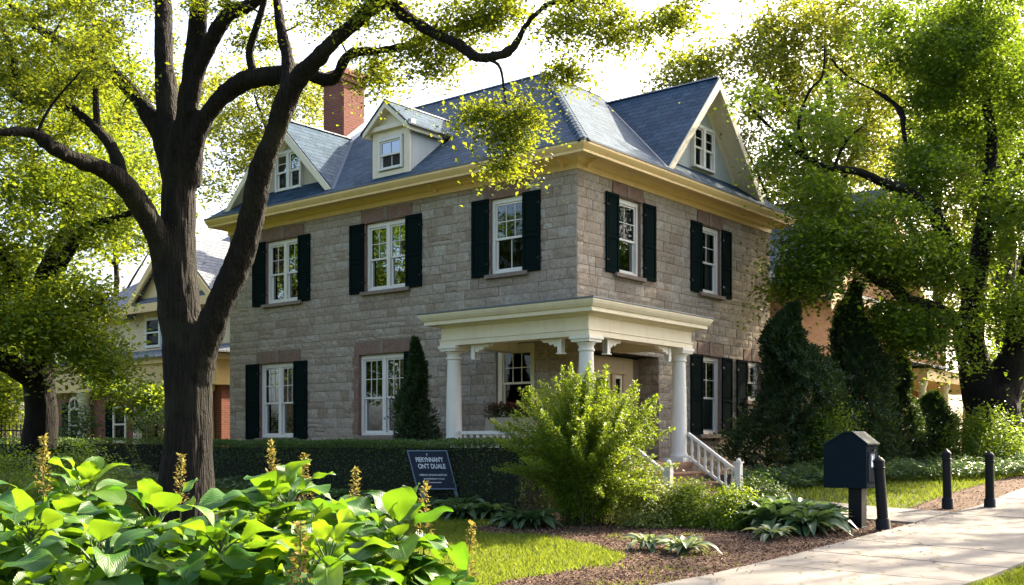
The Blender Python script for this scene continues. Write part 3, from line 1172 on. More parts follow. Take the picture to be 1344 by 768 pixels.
# ---- cross gables
def gable(fn, c, half, zapex, zbase, back, wallmat, d_rake=-.42, d_wall=.12):
    """fn(s, z, d): gable facing the street. one slate roof, wall, rake boards"""
    t = .09
    sl = (zapex - zbase) / half
    g = MB()
    e = (zapex - 8.21) / sl
    zb = zapex - sl * e
    nn = math.hypot(1, sl)
    for sg in (-1, 1):
        A = [(c, zapex + .02), (c + sg * e, zb + .02), (c + sg * e, zb - .02), (c, zapex - t * 1.3)]
        g.prism(A, d_rake, back, fn, 0)
    rf = g.build('gable_roof', M['slate'], house)
    w = MB()
    w.prism([(c - e + .06, zb + .05), (c + e - .06, zb + .05), (c, zapex - t * 1.3 - .003)], d_wall, d_wall + .15, fn)
    wl = w.build('gable_wall', wallmat, house)
    rk = MB()
    for sg in (-1, 1):
        rw = .24
        e2 = e - .02
        zb2 = zapex - sl * e2
        q = [(c, zapex - .0 - .02), (c + sg * e2, zb2 - .02), (c + sg * (e2 - .10), zb2 - .14), (c, zapex - .06 - rw)]
        rk.prism(q, d_rake - .035, d_rake + .02, fn)
        # soffit board behind the rake, and frieze on the wall
        q = [(c, zapex - .125), (c + sg * e2, zb2 - .125), (c + sg * e2, zb2 - .16), (c, zapex - .16)]
        rk.prism(q, d_rake + .022, d_wall - .004, fn)
        q = [(c, zapex - .17), (c + sg * (half), zapex - .17 - sl * half), (c + sg * (half - .2), zapex - .17 - sl * half), (c, zapex - .45)]
        rk.prism(q, d_wall - .03, d_wall - .002, fn)
    rk.build('rake_board', M['cream'], house)
    rd = MB()
    cap_line(rd, fn(c, zapex + .03, d_rake), fn(c, zapex + .03, back), .05, .5)
    rd.build('ridge_tiles', M['lead'], rf)
    return rf


gR = gable(mapR, 5.68, 2.66, 11.05, 8.12, KP - .25, M['pale'])
gL = gable(mapL, 9.72, 2.42, 10.50, 8.08, 2.6, M['greygold'])
# valley flashing strips lie on the main slope
def valley(fn, c, sg, half, zapex, zbase):
    fl = MB()
    sl = (zapex - zbase) / half
    pts = []
    for d in np.linspace(-.5, 3.3, 30):
        zr_ = roof_z(d)
        s = c + sg * (zapex - zr_) / sl
        if (zapex - zr_) > 0:
            pts.append((s, zr_, d))
    for i in range(len(pts) - 1):
        (s, z, d), (s2, z2, d2) = pts[i], pts[i + 1]
        w = .13
        fl.face([fn(s - sg * .02, z + .012, d), fn(s + sg * w, z + .012, d), fn(s2 + sg * w, z2 + .012, d2), fn(s2 - sg * .02, z2 + .012, d2)])
    fl.build('valley_flashing', M['lead'], roof)


valley(mapR, 5.68, -1, 2.66, 11.05, 8.12)
valley(mapL, 9.72, -1, 2.42, 10.50, 8.08)


def gable_window(fn, a, b, z0, z1, d):
    w = window(fn, a, b, z0, z1, True, 1, 2, 'white', None, .07, d0=d)
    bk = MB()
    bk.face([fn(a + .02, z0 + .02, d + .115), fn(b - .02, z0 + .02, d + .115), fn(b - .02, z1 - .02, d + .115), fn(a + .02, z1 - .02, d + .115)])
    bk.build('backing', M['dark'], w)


gable_window(mapR, 5.16, 6.26, 8.74, 9.88, .0)
gable_window(mapL, 9.2, 10.3, 8.62, 9.72, .0)

# ---- dormer
dm = MB()
DY0, DY1, DD = 4.66, 5.88, -.42       # along y; face at x = DD
zs = roof_z(DD)
DZ = 9.36
dc = (DY0 + DY1) / 2
dm.prism([(DY0, zs - .05), (DY1, zs - .05), (DY1, DZ), (dc, DZ + .48), (DY0, DZ)], DD, DD + 1.7, mapL)
dorm = dm.build('dormer', M['pale'], house)
tr = MB()
for (a, b) in ((DY0 - .03, DY0 + .16), (DY1 - .16, DY1 + .03)):
    tr.box((a, zs - .02, DD - .045), (b, DZ, DD - .002), fn=mapL)
tr.box((DY0 + .16, DZ - .17, DD - .045), (DY1 - .16, DZ, DD - .002), fn=mapL)
tr.box((DY0 + .16, zs - .02, DD - .05), (DY1 - .16, zs + .1, DD - .002), fn=mapL)
tr.box((DY0 - .2, DZ, DD - .16), (DY1 + .2, DZ + .11, DD - .003), fn=mapL)
tr.prism([(DY0 + .05, DZ + .115), (DY1 - .05, DZ + .115), (dc, DZ + .53)], DD - .03, DD - .004, mapL)
for sg in (-1, 1):
    e = .78
    q = [(dc, DZ + .64), (dc + sg * e, DZ - .02), (dc + sg * e, DZ - .14), (dc, DZ + .50)]
    tr.prism(q, DD - .26, DD - .2, mapL)
    q = [(dc, DZ + .56), (dc + sg * .74, DZ - .03), (dc + sg * .74, DZ - .07), (dc, DZ + .52)]
    tr.prism(q, DD - .2, DD + 1.35, mapL)
    tr.box((dc + sg * .70, DZ - .14, DD - .2), (dc + sg * .755, DZ - .02, DD + 1.0), fn=mapL)
tr.build('dormer_trim', M['cream'], dorm)
dr = MB()
for sg in (-1, 1):
    q = [(dc, DZ + .70), (dc + sg * .84, DZ - .01), (dc + sg * .84, DZ - .05), (dc, DZ + .645)]
    dr.prism(q, DD - .28, DD + 2.0, mapL)
dr.build('dormer_roof', M['slate'], dorm)
cl = MB()
cap_line(cl, mapL(dc, DZ + .70, DD - .27), mapL(dc, DZ + .70, DD + 2.0), .045, .5)
cl.build('ridge_tiles', M['lead'], dorm)
dw = window(mapL, DY0 + .2, DY1 - .2, zs + .12, DZ - .18, False, 2, 1, 'white', None, .055, parent=dorm, lower_mid=True, d0=DD - .09)
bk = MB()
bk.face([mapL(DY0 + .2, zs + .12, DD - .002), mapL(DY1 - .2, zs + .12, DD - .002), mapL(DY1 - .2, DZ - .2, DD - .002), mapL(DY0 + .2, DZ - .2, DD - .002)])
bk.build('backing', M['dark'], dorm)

# ---- chimney
ch = MB()
cx0, cx1, cy0, cy1 = 2.05, 2.85, 9.72, 10.6
ch.box((cx0, cy0, 9.4), (cx1, cy1, 12.15))
ch.box((cx0 - .06, cy0 - .06, 12.15), (cx1 + .06, cy1 + .06, 12.33))
ch.box((cx0 - .11, cy0 - .11, 12.33), (cx1 + .11, cy1 + .11, 12.5))
chim = ch.build('chimney', M['brick'], house)
fz = MB()
za, zb_ = roof_z(cx0), roof_z(cx1)
fz.face([(cx0 - .012, cy0 - .012, za - .05), (cx1, cy0 - .012, zb_ - .05), (cx1, cy0 - .012, zb_ + .22), (cx0 - .012, cy0 - .012, za + .22)])
fz.face([(cx0 - .1, cy0 - .2, roof_z(cx0 - .1) + .015), (cx1, cy0 - .2, zb_ + .015), (cx1, cy0 - .014, zb_ + .03), (cx0 - .1, cy0 - .014, roof_z(cx0 - .1) + .03)])
fz.face([(cx0 - .012, cy0 - .012, za - .6), (cx0 - .012, cy1, za - .6), (cx0 - .012, cy1, za + .2), (cx0 - .012, cy0 - .012, za + .22)])
fz.build('flashing', M['flash'], chim)

# ---- porch
FX, FY = -2.2, -1.85
FXE, FYE = 1.75, 2.0       # ends of the frieze along x (right side) and along y (left side)
ZF = 1.25
po = MB()


def pring(mb, prof, m=0):
    path = [(0.0, FYE, 0, 1), (FX, FYE, -1, 1), (FX, FY, -1, -1), (FXE, FY, 1, -1), (FXE, 0.0, 1, 0)]
    n = len(prof)
    V, Fs = [], []
    for i, (x, y, ox, oy) in enumerate(path):
        for (o, z) in prof:
            V.append((x + ox * o, y + oy * o, z))
    for i in range(len(path) - 1):
        for k in range(n):
            k2 = (k + 1) % n
            Fs.append((i * n + k, i * n + k2, (i + 1) * n + k2, (i + 1) * n + k))
    Fs += [tuple(range(n)), tuple(range((len(path) - 1) * n, len(path) * n))]
    mb.add(V, Fs, m)


pring(po, [(-.34, 3.73), (.02, 3.73), (.02, 3.83), (.035, 3.84), (.035, 3.87), (0, 3.875), (0, 4.10), (.05, 4.12), (.08, 4.16), (-.34, 4.16)])
pring(po, [(.08, 4.15), (.26, 4.165), (.26, 4.24), (.29, 4.25), (.33, 4.31), (.35, 4.36), (.35, 4.39), (.0, 4.40), (-.2, 4.38)])
po.face([(FX + .3, FY + .3, 4.05), (FX + .3, FYE - .3, 4.05), (-.01, FYE - .3, 4.05), (-.01, -.01, 4.05), (FXE - .3, -.01, 4.05), (FXE - .3, FY + .3, 4.05)])
porch = po.build('porch', M['cream'], house)
pr = MB()
o = .37
zq, zw = 4.395, 4.60
pr.face([(FX - o, FYE + o, zq), (FX - o, FY - o, zq), (-.03, -.03, zw), (-.03, FYE, zw)])
pr.face([(FX - o, FY - o, zq), (FXE + o, FY - o, zq), (FXE, -.03, zw), (-.03, -.03, zw)])
pr.face([(FX - o, FYE + o, zq), (-.03, FYE, zw), (-.03, FYE + o, zq)])
pr.face([(FXE + o, FY - o, zq), (FXE + o, -.03, zq), (FXE, -.03, zw)])
for a, b in (((FX - o, FYE + o), (FX - o, FY - o)), ((FX - o, FY - o), (FXE + o, FY - o)), ((FXE + o, FY - o), (FXE + o, -.03)), ((-.03, FYE + o), (FX - o, FYE + o))):
    pr.face([(*a, zq), (*b, zq), (*b, zq + .028), (*a, zq + .028)])
    pr.face([(*a, zq + .028), (*b, zq + .028), (*b, zq + .029), (*a, zq + .029)])
pr.build('porch_roof', M['lead'], porch)


def column(x, y, zb):
    mb = MB()
    H = 3.73 - zb
    mb.box((x - .235, y - .235, zb), (x + .235, y + .235, zb + .09))
    mb.lathe((x, y, zb), [(.19, .09), (.205, .12), (.19, .16), (.174, .19), (.168, .22), (.170, .8), (.160, H * .62), (.143, H - .36), (.141, H - .30), (.166, H - .285), (.166, H - .25), (.147, H - .24),
                          (.150, H - .19), (.174, H - .16), (.190, H - .12)], 28)
    mb.box((x - .215, y - .215, 3.73 - .115), (x + .215, y + .215, 3.73 - .06))
    mb.box((x - .245, y - .245, 3.73 - .06), (x + .245, y + .245, 3.73 - .002))
    mb.build('column', M['white'], porch)


CXI = .17
column(FX + CXI, FYE - .22, ZF)
column(FX + CXI, FY + CXI, ZF)
column(FXE - .24, FY + CXI, ZF)


def scroll(fn, s, sg):
    """sawn bracket hanging under the porch beam beside a post"""
    mb = MB()
    pr_ = [(0, 3.73), (0, 3.44), (sg * .10, 3.44), (sg * .10, 3.58), (sg * .17, 3.56), (sg * .22, 3.62), (sg * .29, 3.60), (sg * .36, 3.66), (sg * .46, 3.66), (sg * .56, 3.73)]
    mb.prism([(s + a, z) for a, z in pr_], -.045, .045, fn)
    mb.box((s - .03, 3.415, -.07), (s + sg * .13, 3.44, .07), fn=fn)
    mb.box((s - .0, 3.44, -.06), (s + sg * .10, 3.72, .06), fn=fn)
    mb.build('bracket', M['white'], porch, bevel=.005)


scroll(lambda s, z, d: (FX + CXI + d, s, z), 1.25, -1)
scroll(lambda s, z, d: (FX + CXI + d, s, z), -1.12, 1)
scroll(lambda s, z, d: (s, FY + CXI + d, z), -1.38, 1)
scroll(lambda s, z, d: (s, FY + CXI + d, z), 1.08, -1)
dk = MB()
dk.box((FX - .15, FY - .15, ZF - .10), (-.03, FYE + .1, ZF))
dk.box((-.03, FY - .15, ZF - .10), (FXE + .1, -.03, ZF))
dk.box((.66, -.03, ZF - .10), (3.36, DEP, ZF - .002))
dk.build('deck', M['wood'], porch, bevel=.01)
sk = MB()
sk.box((FX - .02, FY - .02, .2), (FX + .12, FYE, ZF - .10))
sk.box((FX + .12, FY - .02, .2), (FXE, FY + .12, ZF - .10))
sk.box((FXE - .12, FY + .12, .2), (FXE, -.03, ZF - .10))
sk.build('porch_skirt', M['wood'], porch)


def baluster(mb, x, y, z0, z1):
    h = z1 - z0
    mb.lathe((x, y, z0), [(.032, 0), (.032, h * .12), (.02, h * .17), (.033, h * .32), (.036, h * .45), (.022, h * .72), (.026, h * .78), (.03, h * .86), (.03, h)], 8)


def railing(a, b, za, zb, hgt, n, name='railing'):
    mb = MB()
    a, b = Vector(a), Vector(b)
    d = (b - a)
    sd = Vector((-d.y, d.x, 0)).normalized()
    for (o0, o1, w) in ((hgt - .07, hgt, .05), (.09, .15, .035)):
        V = []
        for p, z in ((a, za), (b, zb)):
            for sx, oz in ((-w, o0), (w, o0), (w, o1), (-w, o1)):
                V.append((p.x + sd.x * sx, p.y + sd.y * sx, z + oz))
        mb.add(V, [(0, 1, 2, 3), (7, 6, 5, 4), (0, 4, 5, 1), (1, 5, 6, 2), (2, 6, 7, 3), (3, 7, 4, 0)])
    for i in range(n):
        t = (i + .5) / n
        p = a + d * t
        z = za + (zb - za) * t
        baluster(mb, p.x, p.y, z + .14, z + hgt - .06)
    return mb.build(name, M['white'], porch)


def newel(x, y, z0, z1):
    mb = MB()
    w = .065
    mb.box((x - w, y - w, z0), (x + w, y + w, z1))
    mb.box((x - w - .02, y - w - .02, z1), (x + w + .02, y + w + .02, z1 + .035))
    mb.lathe((x, y, z1 + .035), [(.05, 0), (.055, .03), (.03, .06), (.001, .075)], 12)
    mb.build('newel_post', M['white'], porch)


railing((FX + CXI, FYE - .45), (FX + CXI, FY + CXI + .24), ZF, ZF, .66, 17)
railing((FX + CXI + .24, FY + CXI), (-1.28, FY + CXI), ZF, ZF, .66, 3)
SY = -3.08
gz = tz(l2w(.2, SY)[1])
railing((FXE - .16, FY - .03), (FXE - .16, SY + .065), ZF - .02, gz + .02, .66, 7, 'stair_railing')
railing((-1.28, FY - .03), (-1.28, SY + .065), ZF - .02, gz + .02, .66, 7, 'stair_railing')
newel(FXE - .16, SY, .35, gz + .80)
newel(-1.28, SY, .35, gz + .80)
st = MB()
rise = (ZF - gz) / 4
for i in range(3):
    y1 = FY - .15 - .30 * i
    z = ZF - rise * (i + 1)
    st.box((-1.2, y1 - .30 - .03, z - .045), (FXE - .24, y1, z), 0)
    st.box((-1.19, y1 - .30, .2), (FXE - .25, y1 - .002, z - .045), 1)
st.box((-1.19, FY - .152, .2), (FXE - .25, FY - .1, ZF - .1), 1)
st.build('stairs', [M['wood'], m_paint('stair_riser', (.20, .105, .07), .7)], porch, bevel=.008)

# ---- entry door in the recess
dp = MB()
dp.box((.62, DEP - .12, ZF), (1.42, DEP, 3.7))
dp.box((2.60, DEP - .12, ZF), (3.02, DEP, 3.7))
dp.box((1.42, DEP - .12, 3.30), (2.60, DEP, 3.7))
dp.box((2.09, DEP - .14, ZF), (2.22, DEP, 3.30))
dp.box((3.02, DEP - .06, ZF), (3.39, DEP, 3.7), 1)
dp.box((1.34, DEP - .15, 3.30), (2.70, DEP - .12, 3.42))
entry = dp.build('entry_surround', [m_paint('shaded_entry_paint', (.50, .37, .21)), m_paint('entry_plaster', (.24, .17, .11), .8)], house, bevel=.01)  # surround is cream darkened: shadow of the recess put into its colour
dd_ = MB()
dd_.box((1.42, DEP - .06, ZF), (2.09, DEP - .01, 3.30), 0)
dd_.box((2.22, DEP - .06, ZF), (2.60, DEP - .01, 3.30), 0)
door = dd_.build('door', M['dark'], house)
dt = MB()
for (a, b) in ((1.42, 2.09), (2.22, 2.60)):
    for q in ((a, a + .09, ZF, 3.30), (b - .09, b, ZF, 3.30), (a + .09, b - .09, ZF, 1.95), (a + .09, b - .09, 3.2, 3.30), (a + .09, b - .09, 2.62, 2.69)):
        dt.box((q[0], DEP - .085, q[2]), (q[1], DEP - .061, q[3]))
dt.build('door_frame', M['cream'], door)
for a, b in ((1.5, 2.0), (2.3, 2.52)):
    dg = MB()
    dg.face([(a, DEP - .07, 2.0), (b, DEP - .07, 2.0), (b, DEP - .07, 3.25), (a, DEP - .07, 3.25)])
    dg.build('pane', M['glass'], door)

# ------------------------------------------------------------------ foliage tools
def rand_unit(n):
    v = RNG.normal(size=(n, 3))
    return v / np.linalg.norm(v, axis=1, keepdims=True)


def leaf_blades(name, C, L, mat, parent, W=.55, normal=None, jitter=.7, direc=None, tint=None, fold=.18, dj=.8):
    """C (n,3) leaf bases; each leaf is a folded four-cornered blade. normal/direc: preferred axes"""
    n = len(C)
    L = np.broadcast_to(L, (n,)) * RNG.uniform(.5, 1.5, n)
    nr = rand_unit(n) * jitter + (np.array([0, 0, 1.0]) if normal is None else normal)
    nr /= np.linalg.norm(nr, axis=1, keepdims=True) + 1e-9
    d = rand_unit(n) * dj + (np.array([0, 0, -.25]) if direc is None else direc)
    d -= nr * (d * nr).sum(1, keepdims=True)
    d /= np.linalg.norm(d, axis=1, keepdims=True) + 1e-9
    s = np.cross(nr, d)
    Lc = L[:, None]
    base = C
    tip = C + d * Lc
    wv = s * Lc * W * .5
    up = nr * Lc * fold * W
    midl = C + d * Lc * .48 - wv + up
    midr = C + d * Lc * .48 + wv + up
    V = np.stack([base, midr, tip, midl], 1).reshape(-1, 3)
    i = np.arange(n)[:, None] * 4
    Fc = np.concatenate([i + np.array([[0, 1, 2]]), i + np.array([[0, 2, 3]])], 1).reshape(-1, 3)
    t = RNG.beta(2, 2, n) if tint is None else np.clip(tint + RNG.normal(0, .14, n), 0, 1)
    return fast_mesh(name, V, Fc, 3, mat, parent, tint=np.repeat(t, 2))


def remesh_tubes(tubes, voxel, base_noise=0.02):
    """join thick limbs into one continuous skin with smooth forks and furrowed relief"""
    mb = MB()
    for pts, rad in tubes:
        mb.tube(pts, rad, 14)
    me = bpy.data.meshes.new('tmp')
    me.from_pydata(mb.v, [], mb.f)
    o = bpy.data.objects.new('tmp', me)
    COL.objects.link(o)
    m = o.modifiers.new('r', 'REMESH')
    m.mode = 'VOXEL'
    m.voxel_size = voxel
    m.use_smooth_shade = True
    sm = o.modifiers.new('s', 'SMOOTH')
    sm.factor = .5
    sm.iterations = 5
    dg_ = bpy.context.evaluated_depsgraph_get()
    ev = o.evaluated_get(dg_)
    m2 = ev.to_mesh()
    n = len(m2.vertices)
    co_ = np.empty(n * 3, np.float32)
    m2.vertices.foreach_get('co', co_)
    co_ = co_.reshape(-1, 3)
    no = np.empty(n * 3, np.float32)
    m2.vertices.foreach_get('normal', no)
    no = no.reshape(-1, 3)
    Fs = [tuple(p.vertices) for p in m2.polygons]
    ev.to_mesh_clear()
    bpy.data.objects.remove(o)
    dsp = np.array([abs(mnoise.noise(Vector((c[0] * 9, c[1] * 9, c[2] * 1.5)))) + .5 * mnoise.noise(Vector((c[0] * 2.2, c[1] * 2.2, c[2] * 1.1))) for c in co_.tolist()])
    dsp = dsp + np.array([.9 * mnoise.noise(Vector((c[0] * 1.1, c[1] * 1.1, c[2] * .8 + 4))) + .35 * max(0, mnoise.noise(Vector((c[0] * 4, c[1] * 4, c[2] * 5)))) for c in co_.tolist()])
    co_ = co_ + no * (dsp[:, None] - .2) * base_noise
    return co_, Fs


def make_tree(name, label, limbs, clumps, leafmat, barkmat, leaf=.1, per=160, csize=.55, group=None, voxel=.045, seed=1, thick=.07, flat=.5, droop=.35, cat='tree', wob=.12, leaf_jit=.8, twig_r=1.0, relief=.02, slim=1.0):
    """limbs: [(points, radii)] ; clumps: (n,3) leaf spray centres, each tied back to the nearest wood"""
    global RNG
    RNG = np.random.default_rng(seed)
    rr = random.Random(seed)
    if slim != 1.0:
        limbs = [(p, [q * slim for q in r]) for p, r in limbs]
    b = limbs[0][0][0]
    root = empty(name, (b[0], b[1], tz(b[1])), label, cat, group)
    off = np.array([b[0], b[1], tz(b[1])])
    paths = [smooth_path(p, r, 5, wob) for p, r in limbs]
    nodes, nrad = [], []
    for pts, rad in paths:
        nodes += [np.array(p) for p in pts]
        nrad += list(rad)
    nodes = np.array(nodes)
    nrad = np.array(nrad)
    big = [([np.array(p) - off for p in pts], rad) for pts, rad in paths if max(rad) > thick]
    small = [([np.array(p) - off for p in pts], rad) for pts, rad in paths if max(rad) <= thick]
    mb = MB()
    if big:
        V, Fs = remesh_tubes(big, voxel, relief)
        mb.add(V.tolist(), Fs, 0, .5, True)
    for pts, rad in small:
        mb.tube(pts, rad, 8, cap=False)
    # thinner woody growth out to every spray
    cl = np.array(clumps, float)
    d0 = np.array([np.min(np.linalg.norm(nodes - c, axis=1)) for c in cl])
    order = np.argsort(d0)
    N, NR = nodes, nrad
    leaves = []
    lt = []
    for k in order:
        c = cl[k]
        vec = N - c
        dist = np.linalg.norm(vec, axis=1) + np.where(N[:, 2] > c[2] + .4, .25 * (N[:, 2] - c[2]), 0) + np.where(NR > .2, .5, 0)
        j = int(np.argmin(dist))
        a = N[j]
        L = np.linalg.norm(c - a)
        r0 = min(NR[j] * .6, .010 + .011 * L) * twig_r
        r0 = max(r0, .006)
        dirv = (c - a)
        mid1 = a + dirv * .35 + np.array([rr.gauss(0, .1), rr.gauss(0, .1), rr.gauss(.08, .08)]) * L
        mid2 = a + dirv * .72 + np.array([rr.gauss(0, .08), rr.gauss(0, .08), rr.gauss(.07, .06)]) * L
        pts, rad = smooth_path([a, mid1, mid2, c], [r0, r0 * .8, r0 * .55, r0 * .3], 4)
        mb.tube([p - off for p in pts], rad, 5, cap=False)
        N = np.concatenate([N, np.array(pts[2:])])
        NR = np.concatenate([NR, np.array(rad[2:])])
        n = int(per * rr.uniform(.55, 1.4))
        sz = csize * rr.uniform(.7, 1.3)
        g = RNG.normal(size=(n, 3)) * np.array([sz, sz, sz * flat]) * .6
        g[:, 2] -= droop * (np.hypot(g[:, 0], g[:, 1]) ** 2) / max(sz, .1) * .6
        tw = int(n * .25)
        if tw and L > .3:
            tt = RNG.integers(len(pts) // 2, len(pts), tw)
            g[:tw] = np.array(pts)[tt] - c + RNG.normal(size=(tw, 3)) * sz * .2
        # fine twigs
        for _ in range(4):
            e = g[rr.randrange(n)]
            mb.tube([c - off, c + e * .5 + np.array([0, 0, .03]) - off, c + e - off], [r0 * .3 + .002, .004, .002], 3, cap=False)
        leaves.append(c + g - off)
        lt.append(np.full(n, .5 + rr.gauss(0, .16)))
    tr_ = mb.build('trunk', barkmat, root, uv=False, weld=False)
    if leaves:
        C = np.concatenate(leaves)
        leaf_blades('crown', C, leaf, leafmat, root, .62, None, leaf_jit, None, np.concatenate(lt))
    return root


def ell_px(specs, seed=0):
    """leaf spray centres from ellipsoids (px, py, rx_px, ry_px, Y, dY, n)"""
    r = np.random.default_rng(seed)
    out = []
    for (px, py, rx, ry, Y, dY, n) in specs:
        c = np.array(P(px, py, Y))
        s = Y / F_PX
        u = r.normal(size=(n, 3))
        u /= np.linalg.norm(u, axis=1, keepdims=True)
        rad = r.uniform(.15, 1, (n, 1)) ** .45
        out.append(c + u * rad * np.array([rx * s, dY, ry * s]))
    out = np.concatenate(out)
    k = out[:, 2] > tz(20) + 1.0
    return out[k]


def PL(lst):
    """[(px, py, Y, r)] -> points, radii"""
    return [P(a, b, c) for a, b, c, _ in lst], [d for *_, d in lst]

# ------------------------------------------------------------------ neighbouring houses
def nb_window(fn, a, b, z0, z1, par, d=0.0, cols=2, arch=False, frame='white'):
    mb = MB()
    c = .1
    top = z1
    for q in ((a, a + c, z0, z1), (b - c, b, z0, z1), (a + c, b - c, z0, z0 + c), (a + c, b - c, z1 - c, z1), (a + c, b - c, (z0 + z1) / 2 - .03, (z0 + z1) / 2 + .03)):
        mb.box((q[0], q[2], d - .06), (q[1], q[3], d - .002), fn=fn)
    for i in range(1, cols):
        s = a + c + (b - a - 2 * c) * i / cols
        mb.box((s - .03, z0 + c, d - .05), (s + .03, z1 - c, d - .004), fn=fn)
    if arch:
        m, r = (a + b) / 2, (b - a) / 2
        n = 12
        ring_ = [(m + r * math.cos(math.pi * k / n), z1 + r * math.sin(math.pi * k / n)) for k in range(n + 1)]
        rin = [(m + (r - c) * math.cos(math.pi * k / n), z1 + (r - c) * math.sin(math.pi * k / n)) for k in range(n, -1, -1)]
        for k in range(n):
            mb.prism([ring_[k], ring_[k + 1], rin[n - k - 1], rin[n - k]], d - .06, d - .002, fn)
        mb.box((m - .025, z1, d - .05), (m + .025, z1 + r - c, d - .004), fn=fn)
    f = mb.build('window', M[frame], par)
    g = MB()
    g.face([fn(a + c, z0 + c, d - .012), fn(b - c, z0 + c, d - .012), fn(b - c, z1 - c, d - .012), fn(a + c, z1 - c, d - .012)])
    if arch:
        g.face([fn(p[0], p[1], d - .012) for p in rin])
    g.build('pane', M['glass'], f)
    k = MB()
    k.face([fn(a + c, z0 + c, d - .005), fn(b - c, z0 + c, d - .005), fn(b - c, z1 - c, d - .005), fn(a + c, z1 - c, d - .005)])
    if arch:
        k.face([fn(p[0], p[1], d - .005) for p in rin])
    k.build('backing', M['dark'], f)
    return f


def hip(mb, x0, x1, y0, y1, z, h, m=0, th=.1):
    w = min(x1 - x0, y1 - y0) / 2
    if x1 - x0 < y1 - y0:
        a, b = ((x0 + x1) / 2, y0 + w, z + h), ((x0 + x1) / 2, y1 - w, z + h)
        c = [(x0, y0, z), (x1, y0, z), (x1, y1, z), (x0, y1, z)]
        fs = [[c[0], c[1], a], [c[1], c[2], b, a], [c[2], c[3], b], [c[3], c[0], a, b]]
    else:
        a, b = (x0 + w, (y0 + y1) / 2, z + h), (x1 - w, (y0 + y1) / 2, z + h)
        c = [(x0, y0, z), (x1, y0, z), (x1, y1, z), (x0, y1, z)]
        fs = [[c[0], c[1], b, a], [c[1], c[2], b], [c[2], c[3], a, b], [c[3], c[0], a]]
    for f in fs:
        mb.face(f, m)
    lo = [(p[0], p[1], p[2] - th) for p in c]
    for i in range(4):
        mb.face([c[i], c[(i + 1) % 4], lo[(i + 1) % 4], lo[i]], m)
    mb.face(lo, m)


# left neighbour: brick ground floor, cream upper storey with gable, veranda along the front
nl = empty('brick_house', (HC[0], HC[1], 0), 'red brick house with cream gabled upper storey and veranda, left of the stone house', 'house', rotz=ANG)
b = MB()
b.box((1.9, 15.3, .6), (12, 26.0, 3.54))
b.box((4.2, 15.4, 3.5), (12, 26.0, 4.3))
b.build('brick_wall', M['brick'], nl)
b = MB()
b.box((4.5, 15.4, 4.3), (11.9, 26.9, 6.9))
b.build('upper_wall', M['siding'], nl)
b = MB()
b.prism([(18.6, 6.85), (24.0, 6.85), (21.3, 9.3)], 4.25, 11.5, mapL)
b.build('gable', M['siding'], nl)
b = MB()
hip(b, 3.9, 12.5, 14.7, 27.5, 6.95, 3.3)
for sg in (-1, 1):
    b.prism([(21.3, 9.5), (21.3 + sg * 3.2, 6.6), (21.3 + sg * 3.2, 6.5), (21.3, 9.36)], 3.95, 9.5, mapL)
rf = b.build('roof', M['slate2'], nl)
b = MB()
for sg in (-1, 1):
    b.prism([(21.3, 9.42), (21.3 + sg * 3.16, 6.55), (21.3 + sg * 3.16, 6.25), (21.3, 9.08)], 3.88, 3.98, mapL)
b.box((14.75, 6.62, 3.82), (27.45, 6.93, 3.95), fn=mapL)
b.box((14.75, 6.86, 3.95), (27.45, 6.93, 4.5), fn=mapL)
b.box((3.85, 14.63, 6.62), (12.5, 14.72, 6.93))
b.build('eave_trim', M['butter'], nl)
b = MB()
b.box((7.4, 18.9, 9.0), (8.2, 19.8, 11.0))
b.box((7.3, 18.8, 11.0), (8.3, 19.9, 11.25))
b.build('chimney', M['brick'], rf)
b = MB()
b.box((1.6, 15.2, 3.55), (4.4, 26.3, 4.35))
b.box((1.45, 15.05, 4.35), (4.6, 26.45, 4.55))
b.build('veranda_beam', M['butter'], nl)
b = MB()
b.face([(1.3, 14.9, 4.57), (1.3, 26.6, 4.57), (4.45, 26.6, 5.25), (4.45, 14.9, 5.25)])
b.face([(1.3, 14.9, 4.57), (1.3, 26.6, 4.57), (1.3, 26.6, 4.52), (1.3, 14.9, 4.52)])
b.face([(1.3, 14.9, 4.57), (4.45, 14.9, 5.25), (4.45, 14.9, 4.57)])
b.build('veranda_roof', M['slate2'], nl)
for y in (15.75, 19.5, 23.1):
    c_ = MB()
    c_.lathe((1.66, y, .9), [(.3, 0), (.3, .12), (.24, .2), (.24, 1.2), (.2, 2.4), (.27, 2.5), (.28, 2.64)], 18)
    c_.build('column', M['cream'], nl)
for a in (16.6, 20.7, 23.7):
    nb_window(mapL, a, a + .85, 1.7, 3.0, nl, 1.9, 1, arch=a > 23, frame='cream')
    s_ = MB()
    s_.box((a + .92, 1.65, 1.83), (a + 1.3, 3.2, 1.897), fn=mapL)
    s_.build('shutter', M['green'], nl)
for a in (16.4, 19.6, 21.2, 22.6):
    nb_window(mapL, a, a + 1.0, 5.35, 6.5, nl, 4.5, 1)
b = MB()
for a in (20.65, 22.25):
    b.box((a, 5.3, 4.42), (a + .3, 6.55, 4.497), fn=mapL)
b.build('louvred_panel', M['pale'], nl)
nb_window(mapR, 6.0, 7.1, 5.2, 6.5, nl, 15.4)

